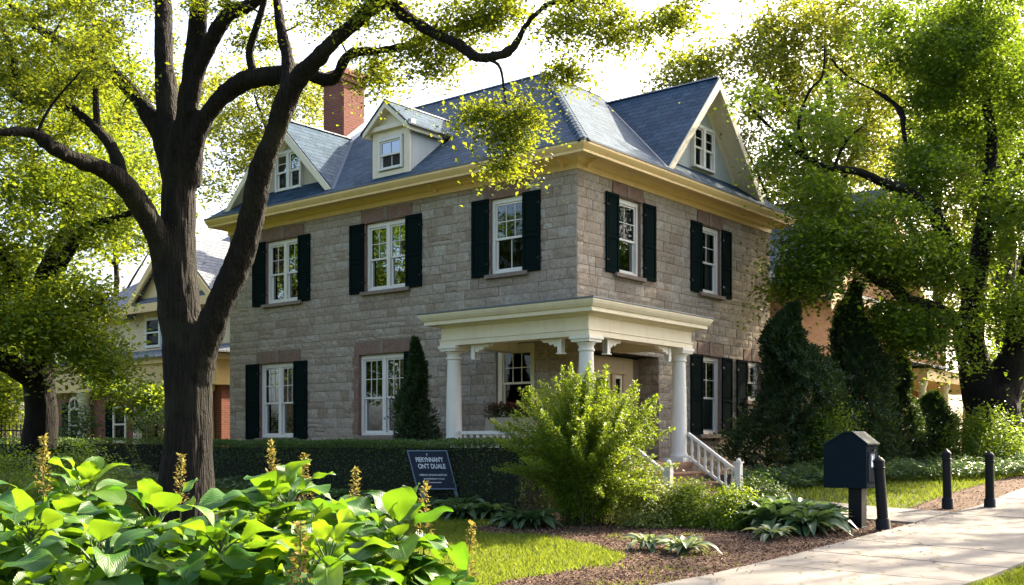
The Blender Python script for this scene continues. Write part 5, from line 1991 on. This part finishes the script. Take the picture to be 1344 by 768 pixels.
# ------------------------------------------------------------------ evergreens
def conifer(name, label, px, Y, topy, wpx, seed, round_=False, n=9000, mat='needle', leaf=.10):
    global RNG
    RNG = np.random.default_rng(seed)
    x = (px - CX) / F_PX * Y
    zb = tz(Y)
    h = EYE + (HY - topy) / F_PX * Y - zb
    r = wpx / 2 / F_PX * Y
    o = empty(name, (x, Y, zb), label, 'evergreen')
    t = RNG.uniform(0, 1, n) ** .75
    a = RNG.uniform(0, 2 * np.pi, n)
    lean = np.array([mnoise.noise(Vector((0, seed, w * 3))) for w in t]) * r * .35
    prof = (np.sin(np.pi * np.clip(t * .86 + .14, 0, 1)) ** .6) if round_ else (np.minimum(1, .55 + t * 4) * (1 - t) ** .80 + .03)
    lob = np.array([1 + .5 * mnoise.noise(Vector((math.cos(q) * 1.6, math.sin(q) * 1.6, w * 4 + seed))) + .34 * mnoise.noise(Vector((math.cos(q) * 5, math.sin(q) * 5, w * 11 + seed))) for q, w in zip(a, t)])
    rad = r * prof * lob * RNG.uniform(.5, 1.12, n) ** .5
    shoot = np.array([mnoise.noise(Vector((math.cos(q) * 9, math.sin(q) * 9, w * 22 + seed))) for q, w in zip(a, t)])
    rad = rad * (1 + .38 * np.maximum(0, shoot - .12) * 2.2)
    C = np.stack([np.cos(a) * rad + lean, np.sin(a) * rad, t * h * RNG.uniform(.97, 1.02, n)], 1)
    outw = np.stack([np.cos(a), np.sin(a), np.full(n, .75)], 1)
    leaf_blades('foliage', C, leaf, M[mat], o, .34, outw * .25 + rand_unit(n) * .4, .8, outw * 1.1, None, .1, .5)
    mb = MB()
    mb.tube([(0, 0, -.1), (0, 0, h * .5), (0, 0, h * .97)], [r * .14, r * .09, .01], 8)
    for i in range(70):
        tt = random.uniform(.05, .9)
        q = random.uniform(0, 6.28)
        rr_ = r * ((1 - tt) ** .75) * .8
        mb.tube([(0, 0, tt * h), (math.cos(q) * rr_ * .5, math.sin(q) * rr_ * .5, tt * h + .06), (math.cos(q) * rr_, math.sin(q) * rr_, tt * h + .2)], [.025, .016, .006], 4, cap=False)
    mb.build('trunk', M['bark'], o, uv=False, weld=False)
    return o


conifer('yew_tree', 'broad dark conical yew against the right corner of the stone house', 1044, 27.6, 402, 146, 51, n=60000)
conifer('spruce_tree', 'tall narrow dark spruce, second evergreen from the stone house', 1124, 29.5, 376, 112, 52, n=46000)
conifer('juniper_tree', 'narrow dark juniper left of the rounded evergreen bush', 1176, 31, 452, 78, 53, n=28000)
conifer('boxwood_bush', 'dark rounded evergreen bush in front of the tan brick porch', 1226, 32, 516, 48, 54, True, n=17000)
conifer('arborvitae', 'dark pointed evergreen growing before the middle ground-floor window', 545, 24.6, 446, 66, 55, n=24000, leaf=.07)

# ------------------------------------------------------------------ shrubs
def bush(name, label, x, y, rx, ry, h, mat, n, leaf, seed, group=None, stems=16, spiky=.0, cat='shrub', low=.1, W=.55):
    """stems fan out from the base and carry the leaves in clumps"""
    global RNG
    RNG = np.random.default_rng(seed)
    rr = random.Random(seed)
    o = empty(name, (x, y, tz(y)), label, cat, group)
    nc = max(24, n // 55)
    u = rand_unit(nc)
    u[:, 2] = np.abs(u[:, 2]) * 1.1 - low
    rad = RNG.uniform(.35, 1, (nc, 1)) ** .5
    c = u * rad * np.array([rx, ry, h * .98])
    c[:, 2] = np.maximum(c[:, 2], .04)
    k = RNG.integers(0, nc, n)
    s = .17 * (rx + ry + h) / 3 + .02
    C = c[k] + RNG.normal(size=(n, 3)) * np.array([s, s, s * .7])
    C[:, 2] = np.abs(C[:, 2])
    tint = np.clip(.5 + RNG.normal(0, .18, nc)[k], 0, 1)
    outw = C / (np.linalg.norm(C, axis=1, keepdims=True) + 1e-6)
    leaf_blades('foliage', C, leaf, M[mat], o, W, outw * .5 + np.array([0, 0, .5]), .75, outw * .8, tint)
    mb = MB()
    for i in range(stems):
        e = c[rr.randrange(nc)]
        mb.tube([(e[0] * .08, e[1] * .08, -.05), (e[0] * .4, e[1] * .4, e[2] * .55), tuple(e)], [.012, .008, .003], 4, cap=False)
    mb.build('stems', M['twig'], o, uv=False, weld=False)
    return o


# the big arching shrub before the porch
def arching(name, label, x, y, h, w, nst, mat, leaf, seed, per=130):
    global RNG
    RNG = np.random.default_rng(seed)
    rr = random.Random(seed)
    o = empty(name, (x, y, tz(y)), label, 'shrub')
    mb = MB()
    C, D = [], []
    for i in range(nst):
        a = rr.uniform(0, 2 * math.pi)
        lean = min(1.12, abs(rr.gauss(0, .47)) + .04)
        L = h * rr.uniform(.62, 1.03) * (1 - .12 * lean)
        bx, by = rr.gauss(0, .14), rr.gauss(0, .14)
        pts = []
        for k in range(9):
            t = k / 8
            th = lean * (.5 + .75 * t)
            out = L * t * math.sin(th) * (w / h)
            up = L * t * math.cos(th * .92)
            pts.append((bx + math.cos(a) * out, by + math.sin(a) * out, up))
        mb.tube(pts, [.013 - .011 * k / 8 for k in range(9)], 4, cap=False)
        pa = np.array(pts)
        n = int(per * L / h)
        tt = 8 * RNG.uniform(.05, 1, n) ** .8
        i0 = np.minimum(tt.astype(int), 7)
        f = (tt - i0)[:, None]
        p = pa[i0] * (1 - f) + pa[i0 + 1] * f
        spread = (.02 + .11 * (1 - tt / 8) ** 1.0)[:, None]
        p = p + RNG.normal(size=(n, 3)) * spread
        C.append(p)
        D.append(pa[i0 + 1] - pa[i0] + RNG.normal(size=(n, 3)) * .12)
    C = np.concatenate(C)
    D = np.concatenate(D)
    D /= np.linalg.norm(D, axis=1, keepdims=True)
    leaf_blades('foliage', C, leaf, M[mat], o, .5, None, .9, D * .8, None, .15, .6)
    mb.build('stems', M['twig'], o, uv=False, weld=False)
    return o


arching('spirea_shrub', 'large golden-green shrub of long arching sprays in front of the porch', 1.26, 18.9, 2.72, 2.15, 320, 'leaf_lime', .043, 61, 860)

for i, (x, y, rx, h, mat, lab) in enumerate([
        (2.28, 18.75, .50, .88, 'leaf_pale', 'yellow-green rounded shrub touching the large arching shrub'),
        (2.98, 18.8, .44, .80, 'leaf_lime', 'golden shrub in front of the porch steps'),
        (3.72, 18.5, .52, .68, 'leaf_lime', 'golden-green shrub in front of the right stair railing'),
        (2.75, 21.4, .5, .6, 'leaf_mid', 'green shrub at the foot of the left stair railing'),
        (4.45, 19.9, .55, .72, 'leaf_dark', 'dark green shrub between the golden shrubs and the front walk')]):
    bush('garden_shrub', lab, x, y, rx, rx * .9, h, mat, 8000, .05, 70 + i, 'shrubs in the bed before the porch')
bush('privet_bush', 'leafy bush with golden tips between the broad yew and the tall spruce', 7.75, 26.6, .75, .7, 1.9, 'leaf_mid', 6000, .07, 84)
bush('privet_bush', 'leafy bush with sunlit left side in front of the large right trunk', 12.9, 29.8, 1.15, 1.0, 1.75, 'leaf_mid', 9000, .085, 80)
bush('privet_bush', 'low green bush left of the ferns by the large dark trunk', -8.2, 20.5, .95, .8, 1.35, 'leaf_mid', 9000, .05, 81)
bush('privet_bush', 'sparse green bush below the iron fence at far left', -10.2, 22.2, 1.0, .8, 1.15, 'leaf_mid', 5000, .06, 82)
bush('privet_bush', 'dark leafy bush against the red brick wall of the left house', -14.6, 36.5, .9, .8, 2.2, 'leaf_dark', 4000, .09, 83)

# clipped hedges
def hedge(name, label, pts_local, hw, top, seed, dens=2200, world_pts=None):
    global RNG
    RNG = np.random.default_rng(seed)
    (xa, ya), (xb, yb) = world_pts if world_pts else [l2w(*p) for p in pts_local]
    L = math.hypot(xb - xa, yb - ya)
    o = empty(name, (xa, ya, tz(ya)), label, 'hedge', rotz=math.atan2(yb - ya, xb - xa))
    z0 = tz(ya)
    zt = top - z0
    n = int(L * dens)
    s = RNG.uniform(0, L, n)
    Yw = ya + (yb - ya) * s / L
    gz_ = np.interp(Yw, TY, TZ) - z0
    k = RNG.uniform(0, 1, n)
    side = k < .62
    q = np.where(side, np.where(RNG.uniform(0, 1, n) < .75, 1, -1) * hw, RNG.uniform(-hw, hw, n))
    zz = np.where(side, gz_ + (zt - gz_) * RNG.uniform(.0, 1, n), zt)
    bump_ = np.array([mnoise.noise(Vector((a * .9, b * 1.3, c * 1.3 + seed))) * .15 + mnoise.noise(Vector((a * 3.2, b * 3, c * 3 + seed))) * .04 for a, b, c in zip(s, q, zz)])
    dep = RNG.exponential(.05, n)
    q = q - np.sign(q) * np.where(side, dep - bump_, 0)
    zz = zz - np.where(side, 0, dep - bump_ * .7)
    # rounded upper arrises
    ends = RNG.uniform(0, 1, n) < .05
    q = np.where(ends, RNG.uniform(-hw, hw, n), q)
    s = np.where(ends, np.where(RNG.uniform(0, 1, n) < .5, RNG.exponential(.04, n), L - RNG.exponential(.04, n)), s)
    near = side & (zz > zt - .12) & ~ends
    q = np.where(near, q - np.sign(q) * (zz - (zt - .12)) * .45, q)
    C = np.stack([s, q * -1, zz], 1)
    nrm = np.where(side[:, None], np.stack([np.zeros(n), -np.sign(q), np.full(n, .4)], 1), np.array([0, 0, 1.0]))
    leaf_blades('foliage', C, .042, M['hedge'], o, .6, nrm * .6, .8, np.array([0, 0, .5]), None)
    mb = MB()
    m = 16
    V = []
    for i in range(m + 1):
        t = i / m
        g_ = float(np.interp(ya + (yb - ya) * t, TY, TZ)) - z0
        for (w_, z_h) in ((-hw + .16, g_ - .05), (hw - .16, g_ - .05), (hw - .17, zt - .14), (-hw + .17, zt - .14)):
            V.append((.16 + (L - .32) * t, w_, z_h))
    Fs = [(i * 4 + k_, i * 4 + (k_ + 1) % 4, i * 4 + 4 + (k_ + 1) % 4, i * 4 + 4 + k_) for i in range(m) for k_ in range(4)]
    mb.add(V, Fs + [(0, 1, 2, 3), (4 * m + 3, 4 * m + 2, 4 * m + 1, 4 * m)])
    mb.build('dark_core', m_paint('hedge_inner_shade', (.012, .014, .008), .95), o, uv=False)  # solid dark core: the hedge's inner shade is put into its colour
    return o


hedge('clipped_hedge', 'long dark clipped hedge in front of the stone house, left of the porch', [(-3.6, -1.7), (-3.6, 9.3)], .5, 1.70, 91, 5200)
hedge('clipped_hedge', 'low dark clipped hedge in front of the left brick house', None, .5, 1.78, 92, 1400, world_pts=((-9.2, 29.2), (-17.5, 32.5)))

# ------------------------------------------------------------------ hostas, ferns, groundcover
def blade_grid(L, W, droop, fold, nl=5, curl=.0):
    """one arching leaf, local +x outward, returned as (V, quads, uv)"""
    V, uv = [], []
    for i in range(nl + 1):
        t = i / nl
        w = W * math.sin(math.pi * min(1, t * .92 + .06)) ** .75 * (1 if t < .99 else .12)
        x = L * (t - .25 * droop * t * t)
        z = L * (.75 * t - (.75 + .55) * droop * t * t)
        for j, sx in enumerate((-1, -.5, 0, .5, 1)):
            V.append((x, sx * w * .5, z + abs(sx) * fold * w - .0))
            uv.append(((sx + 1) / 2, t))
    Q = [(i * 5 + j, i * 5 + j + 1, (i + 1) * 5 + j + 1, (i + 1) * 5 + j) for i in range(nl) for j in range(4)]
    return V, Q, uv


def rosette(name, n, L, W, mat, seed, rise=(.1, 1.1)):
    rr = random.Random(seed)
    Vs, Qs, T = [], [], []
    for k in range(n):
        a = k * 2.39996 + rr.uniform(-.3, .3)
        f = (k + .5) / n
        l = L * rr.uniform(.7, 1.15) * (.55 + .45 * f)
        up = rise[1] * (1 - f) + rise[0] * f + rr.uniform(-.12, .12)
        V, Q, _ = blade_grid(l, W * rr.uniform(.8, 1.2) * l / L, rr.uniform(.45, .85), .22)
        b = len(Vs)
        ca, sa, cu, su = math.cos(a), math.sin(a), math.cos(up * .7), math.sin(up * .7)
        tw = rr.uniform(-.4, .4)
        for (x, y, z) in V:
            y, z = y * math.cos(tw) - 0 * z, z + y * math.sin(tw)
            x2, z2 = x * cu - z * su * .6, x * su + z * cu
            Vs.append((x2 * ca - y * sa, x2 * sa + y * ca, max(z2, .004)))
        Qs += [tuple(i + b for i in q) for q in Q]
        T += [min(1, max(0, rr.gauss(.5, .2)))] * len(Q)
    return fast_mesh(name, Vs, Qs, 4, M[mat], None, tint=T, smooth=True)


def hosta_kind(mat, n, L, W, seed, label, loc):
    o = empty('hosta_plant', loc, label, 'hosta')
    lv = rosette('leaves', n, L, W, mat, seed, (.15, 1.35))
    lv.parent = o
    return o


HG = 'hostas edging the planting beds'
proto = hosta_kind('hosta', 80, .72, .15, 1, 'green hosta beside the sign', (-.95, 21.4, tz(21.4)))
proto['group'] = HG
protoV = hosta_kind('hostav', 38, .58, .13, 2, 'pale variegated hosta in sun on the mulch, left of the pair', (1.98, 15.75, tz(15.75)))
protoV['group'] = HG
copy_tree(protoV, (2.42, 15.35, tz(15.35)), 2.0, 1.05, 'pale variegated hosta in sun on the mulch, right of the pair')
copy_tree(protoV, (4.0, 16.9, tz(16.9)), 4.0, .95, 'variegated hosta at the mulch edge, in front of the darker hosta mound')
copy_tree(proto, (.35, 18.45, tz(18.45)), 1.0, 1.0, 'lone hosta at the left foot of the arching shrub')
copy_tree(proto, (.02, 18.55, tz(18.55)), 2.2, .8, 'smaller hosta beside the lone hosta left of the arching shrub')
for i, (x, y, s) in enumerate([(4.25, 17.9, 1.4), (4.75, 17.6, 1.25), (5.1, 18.2, 1.2), (4.6, 18.4, 1.55), (5.0, 19.0, 1.4), (4.2, 18.7, 1.5)]):
    copy_tree(proto, (x, y, tz(y)), i * 1.3, s, 'hosta in the dense mound beside the mailbox, ' + ['at its front left', 'at its front right', 'nearest the mailbox post', 'in its middle', 'at its far right', 'at its far left'][i])
row = [l2w(-4.45 - (.35 if k % 2 else 0), -1.3 + k * .42) for k in range(13)]
for i, (x, y) in enumerate(row):
    c = copy_tree(proto, (x, y, tz(y)), i * .9, random.uniform(.8, 1.1), 'shaded hosta in the crowded row along the foot of the hedge')
    c['group'] = 'hostas along the foot of the hedge'


def cover(name, label, poly, mat, n, h, leaf, seed, W=.5):
    """low groundcover that reads as one mass"""
    global RNG
    RNG = np.random.default_rng(seed)
    xs, ys = [p[0] for p in poly], [p[1] for p in poly]
    p = np.stack([RNG.uniform(min(xs), max(xs), n * 3), RNG.uniform(min(ys), max(ys), n * 3)], 1)
    p = p[in_poly(p, poly)][:n]
    m = len(p)
    hh = np.array([h * (.55 + .5 * mnoise.noise(Vector((a * 1.7, b * 1.7, seed))) + .3 * mnoise.noise(Vector((a * 5, b * 5, seed)))) for a, b in p])
    z = np.interp(p[:, 1], TY, TZ) + np.maximum(.03, hh) * RNG.uniform(.2, 1, m) ** .5
    C = np.stack([p[:, 0], p[:, 1], z], 1)
    a = RNG.uniform(0, 2 * np.pi, m)
    d = np.stack([np.cos(a), np.sin(a), RNG.uniform(-.3, .6, m)], 1)
    o = leaf_blades(name, C, leaf, M[mat], None, W, None, .5, d, None, .2, .2)
    tag(o, label, 'ground cover', kind='stuff')
    return o


cover('ground_cover', 'leafy green ground cover between the porch steps and the dark evergreens', [(5.0, 24.4), (6.2, 24.0), (8.9, 25.6), (11.6, 26.4), (15.5, 28.5), (15, 31), (9, 28.5), (6.5, 26.8), (5.2, 25.8)], 'hosta', 16000, .62, .15, 101, .3)
cover('ground_cover', 'dark leafy ground cover at the foot of the hedge', lp([(-5.0, 4), (-4.1, 3.0), (-4.1, 12), (-4.6, 12)]), 'hosta', 5000, .35, .12, 102, .35)


# flower box on the porch rail under the porch window
fb = empty('flower_box', (*l2w(-.55, 1.35), ZF), 'planter of red flowers on the porch under the porch window', 'planter', rotz=ANG)
b = MB()
b.prism([(-.7, .55), (-.66, .98), (.66, .98), (.7, .55)], -.16, .16, lambda s, z, d: (d, s, z))
b.box((-.1, -.6, 0), (.1, -.5, .55))
b.box((-.1, .5, 0), (.1, .6, .55))
b.build('box', M['greygold'], fb)
RNG = np.random.default_rng(111)
n = 1400
C = np.stack([RNG.normal(0, .12, n), RNG.uniform(-.68, .68, n), .98 + RNG.uniform(0, .3, n) ** 1], 1)
leaf_blades('foliage', C, .06, M['leaf_dark'], fb, .7)
n = 420
C = np.stack([RNG.normal(-.02, .12, n), RNG.uniform(-.68, .68, n), 1.12 + RNG.uniform(0, .2, n)], 1)
leaf_blades('blossom', C, .05, M['red'], fb, .9)

# ------------------------------------------------------------------ broad-leaved plants in the foreground
def broad_leaf(L, W, droop, fold, rr):
    nl, nw = 9, 6
    V, uv = [], []
    wav, ph = rr.uniform(.0, .03), rr.uniform(0, 6)
    side = rr.uniform(-.12, .12)
    prof = [0.0, .34, .60, .80, .94, 1.0, .97, .84, .55, 0.0]     # broad towards the rounded end
    for i in range(nl + 1):
        t = i / nl
        if i == nl - 1:
            t = .93
        w = W * prof[i] + .005
        th = droop * t
        x = L * t * math.cos(th * .75)
        z = -L * t * math.sin(th * .62) * t
        for j in range(nw + 1):
            s = -1 + 2 * j / nw
            y = s * w * .5
            V.append((x - .05 * abs(s) * w, y + side * L * t * t * .3, z + fold * abs(s) ** 1.3 * w + wav * math.sin(t * 9 + ph + s) * abs(s)))
            uv.append(((s + 1) / 2, t))
    Wn = nw + 1
    Q = [(i * Wn + j, i * Wn + j + 1, (i + 1) * Wn + j + 1, (i + 1) * Wn + j) for i in range(nl) for j in range(nw)]
    return V, Q, uv


def broad_plant(label, px, Y, toppy, spread, seed, nstem=13, group='broad-leaved plants in the foreground', small=1.0):
    rr = random.Random(seed)
    x = (px - CX) / F_PX * Y
    zb = tz(Y)
    H = EYE + (HY - toppy) / F_PX * Y - zb
    o = empty('broadleaf_plant', (x, Y, zb), label, 'plant', group)
    Vs, Qs, T, UV = [], [], [], []
    st = MB()

    def whorl(c, n, L, tilt, lean):
        a0 = rr.uniform(0, 6.28)
        tb = rr.gauss(.5, .1)
        for k in range(n):
            f = k / max(1, n - 1)
            a = a0 + k * 2.39996 + rr.uniform(-.25, .25)
            up = tilt * (1 - f) + rr.uniform(-.2, .2) + (-.1) * f
            l = L * (.55 + .5 * f) * rr.uniform(.82, 1.15)
            V, Q, uv = broad_leaf(l, l * rr.uniform(.55, .70), rr.uniform(.2, .85), rr.uniform(.02, .14), rr)
            roll = rr.uniform(-.35, .35)
            ca, sa, cu, su, cr_, sr = math.cos(a), math.sin(a), math.cos(up), math.sin(up), math.cos(roll), math.sin(roll)
            b = len(Vs)
            pet = .05 + .05 * f
            for (lx, ly, lz) in V:
                ly, lz = ly * cr_ - lz * sr, ly * sr + lz * cr_
                lx += pet
                x2, z2 = lx * cu - lz * su, lx * su + lz * cu
                Vs.append((c[0] + x2 * ca - ly * sa, c[1] + x2 * sa + ly * ca, c[2] + z2 - .035 * f))
            Qs.extend(tuple(i + b for i in q) for q in Q)
            UV.extend(uv)
            T.extend([min(1, max(0, tb + rr.gauss(0, .16) + .18 * (1 - f)))] * len(Q))
            e = (c[0] + pet * cu * ca, c[1] + pet * cu * sa, c[2] + pet * su - .035 * f)
            st.tube([(c[0], c[1], c[2] - .03 - .03 * f), e], [.004, .003], 4, cap=False)

    for i in range(nstem):
        if i == 0:
            ox, oy, h = 0, 0, H
        else:
            a, r = i * 2.39996 + rr.uniform(-.3, .3), spread * math.sqrt(i / nstem) * rr.uniform(.85, 1.1)
            ox, oy = math.cos(a) * r, math.sin(a) * r
            h = H * (1 - .32 * (r / spread) ** 1.6) * rr.uniform(.9, 1.0)
        top = (ox, oy, h - .10)
        st.tube([(ox * .3, oy * .3, -.03), (ox * .7, oy * .7, h * .5), top], [.012, .009, .006], 6, cap=False)
        whorl(top, rr.randint(9, 12), .265 * small, 1.1, 0)
        # lower leaves down the stem
        for z in (h * .90, h * .80, h * .68, h * .52):
            f = z / h
            whorl((ox * (.4 + .6 * f), oy * (.4 + .6 * f), z), 5, .265 * small, .25, 0)
    fast_mesh('leaves', Vs, Qs, 4, M['bigleaf'], o, tint=T, smooth=True, uv=UV)
    st.build('stems', m_green_stem, o, uv=False, weld=False)
    return o


m_green_stem = m_paint('green_stem', (.05, .09, .025), .6)
for i, (px, Y, top, sp, ns, lab, sm) in enumerate([
        (376, 4.7, 622, .30, 13, 'tallest broad-leaved plant, its bright head below the middle of the hedge', 1.05),
        (205, 4.6, 648, .32, 12, 'broad-leaved plant in front of the large dark trunk', 1.0),
        (40, 4.5, 664, .32, 12, 'broad-leaved plant cut by the left edge, nearest the viewer', 1.0),
        (522, 4.5, 664, .23, 11, 'broad-leaved plant at the right end of the foreground group', 1.0),
        (455, 5.5, 662, .30, 9, 'broad-leaved plant set back between the two brightest heads', .95),
        (110, 5.9, 620, .36, 10, 'broad-leaved plant set back behind the others at left', 1.0),
        (290, 4.0, 672, .28, 9, 'low broad-leaved plant at the front, left of the tallest head', .9),
        (430, 3.9, 690, .26, 9, 'low broad-leaved plant at the front, right of the tallest head', .9),
        (125, 3.9, 690, .28, 9, 'low broad-leaved plant at the front near the left edge', .9),
        (-50, 5.6, 620, .34, 9, 'broad-leaved plant half outside the left edge, set back', 1.0)]):
    broad_plant(lab, px, Y, top, sp, 200 + i, ns, small=sm)


def flower_spike(label, px, pbase, Y, toppy, seed, lean=0.0):
    global RNG
    RNG = np.random.default_rng(seed)
    rr = random.Random(seed)
    x = (px - CX) / F_PX * Y
    zb = tz(Y)
    H = EYE + (HY - toppy) / F_PX * Y - zb
    o = empty('flower_spike', (x - lean, Y, zb), label, 'flower spike', 'dry flower spikes among the broad leaves')
    mb = MB()
    mb.tube([(0, 0, -.02), (lean * .4, 0, H * .5), (lean, 0, H)], [.006, .005, .002], 5, cap=False)
    mb.build('stalk', m_green_stem, o, uv=False, weld=False)
    n = 170
    t = RNG.uniform(0, 1, n)
    Ls = .25
    z = H - Ls * t
    fr = z / H
    cx_ = lean * fr
    a = RNG.integers(0, 9, n) * .7 + t * 30
    r = (.004 + .036 * t) * RNG.uniform(.1, 1, n)
    C = np.stack([cx_ + np.cos(a) * r, np.sin(a) * r, z + r * .6], 1)
    d = np.stack([np.cos(a), np.sin(a), np.full(n, .8)], 1)
    leaf_blades('florets', C, .021, M['spike'], o, .5, None, 1.0, d, 1 - t * .8, .2, .4)


for i, (px, Y, top, lean) in enumerate([(57, 4.6, 574, 0), (238, 5.4, 598, .02), (356, 5.2, 580, -.02), (400, 5.2, 596, .02), (467, 5.6, 616, .03), (557, 4.7, 634, .01), (620, 4.9, 688, .12), (394, 3.7, 686, 0)]):
    lab = ['dry golden flower spike at far left before the maple trunk', 'dry flower spike just left of the large trunk base', 'tall dry flower spike rising above the tallest leafy head', 'dry flower spike right beside the tallest spike, a little shorter',
           'slim dry flower spike before the dark hedge', 'dry flower spike before the sign legs', 'dry flower spike leaning right at the end of the foreground plants', 'dry brown flower spike low in front of the leaves'][i]
    flower_spike(lab, px, 768, Y, top, 300 + i, lean)


def fern(label, x, y, h, n, seed):
    rr = random.Random(seed)
    global RNG
    RNG = np.random.default_rng(seed)
    o = empty('fern', (x, y, tz(y)), label, 'fern', 'ferns before the dark hedge')
    mb = MB()
    C, D = [], []
    for i in range(n):
        a = rr.uniform(0, 6.28)
        ln = rr.uniform(.15, .8)
        L = h * rr.uniform(.7, 1.1)
        pts = []
        for k in range(9):
            t = k / 8
            th = ln * (.5 + 1.0 * t)
            pts.append(np.array((math.cos(a) * L * t * math.sin(th), math.sin(a) * L * t * math.sin(th), L * t * math.cos(th))))
        mb.tube(pts, [.006 - .0005 * k for k in range(9)], 4, cap=False)
        for k in range(3, 34):
            t = k / 34 * 8
            j = min(7, int(t))
            p = pts[j] + (pts[j + 1] - pts[j]) * (t - j)
            tg = (pts[j + 1] - pts[j])
            tg = tg / np.linalg.norm(tg)
            sd = np.cross(tg, (0, 0, 1.0))
            for s in (-1, 1):
                C.append(p)
                D.append(sd * s + tg * .45)
    C, D = np.array(C), np.array(D)
    leaf_blades('fronds', C, .075, M['leaf_mid'], o, .28, None, .25, D * 2, None, .1, .15)
    mb.build('stalks', m_green_stem, o, uv=False, weld=False)


fern('fern clump beside the large dark trunk', -6.45, 19.6, 1.45, 34, 401)
fern('smaller fern clump between the low bush and the trunk', -7.05, 19.2, 1.15, 26, 402)
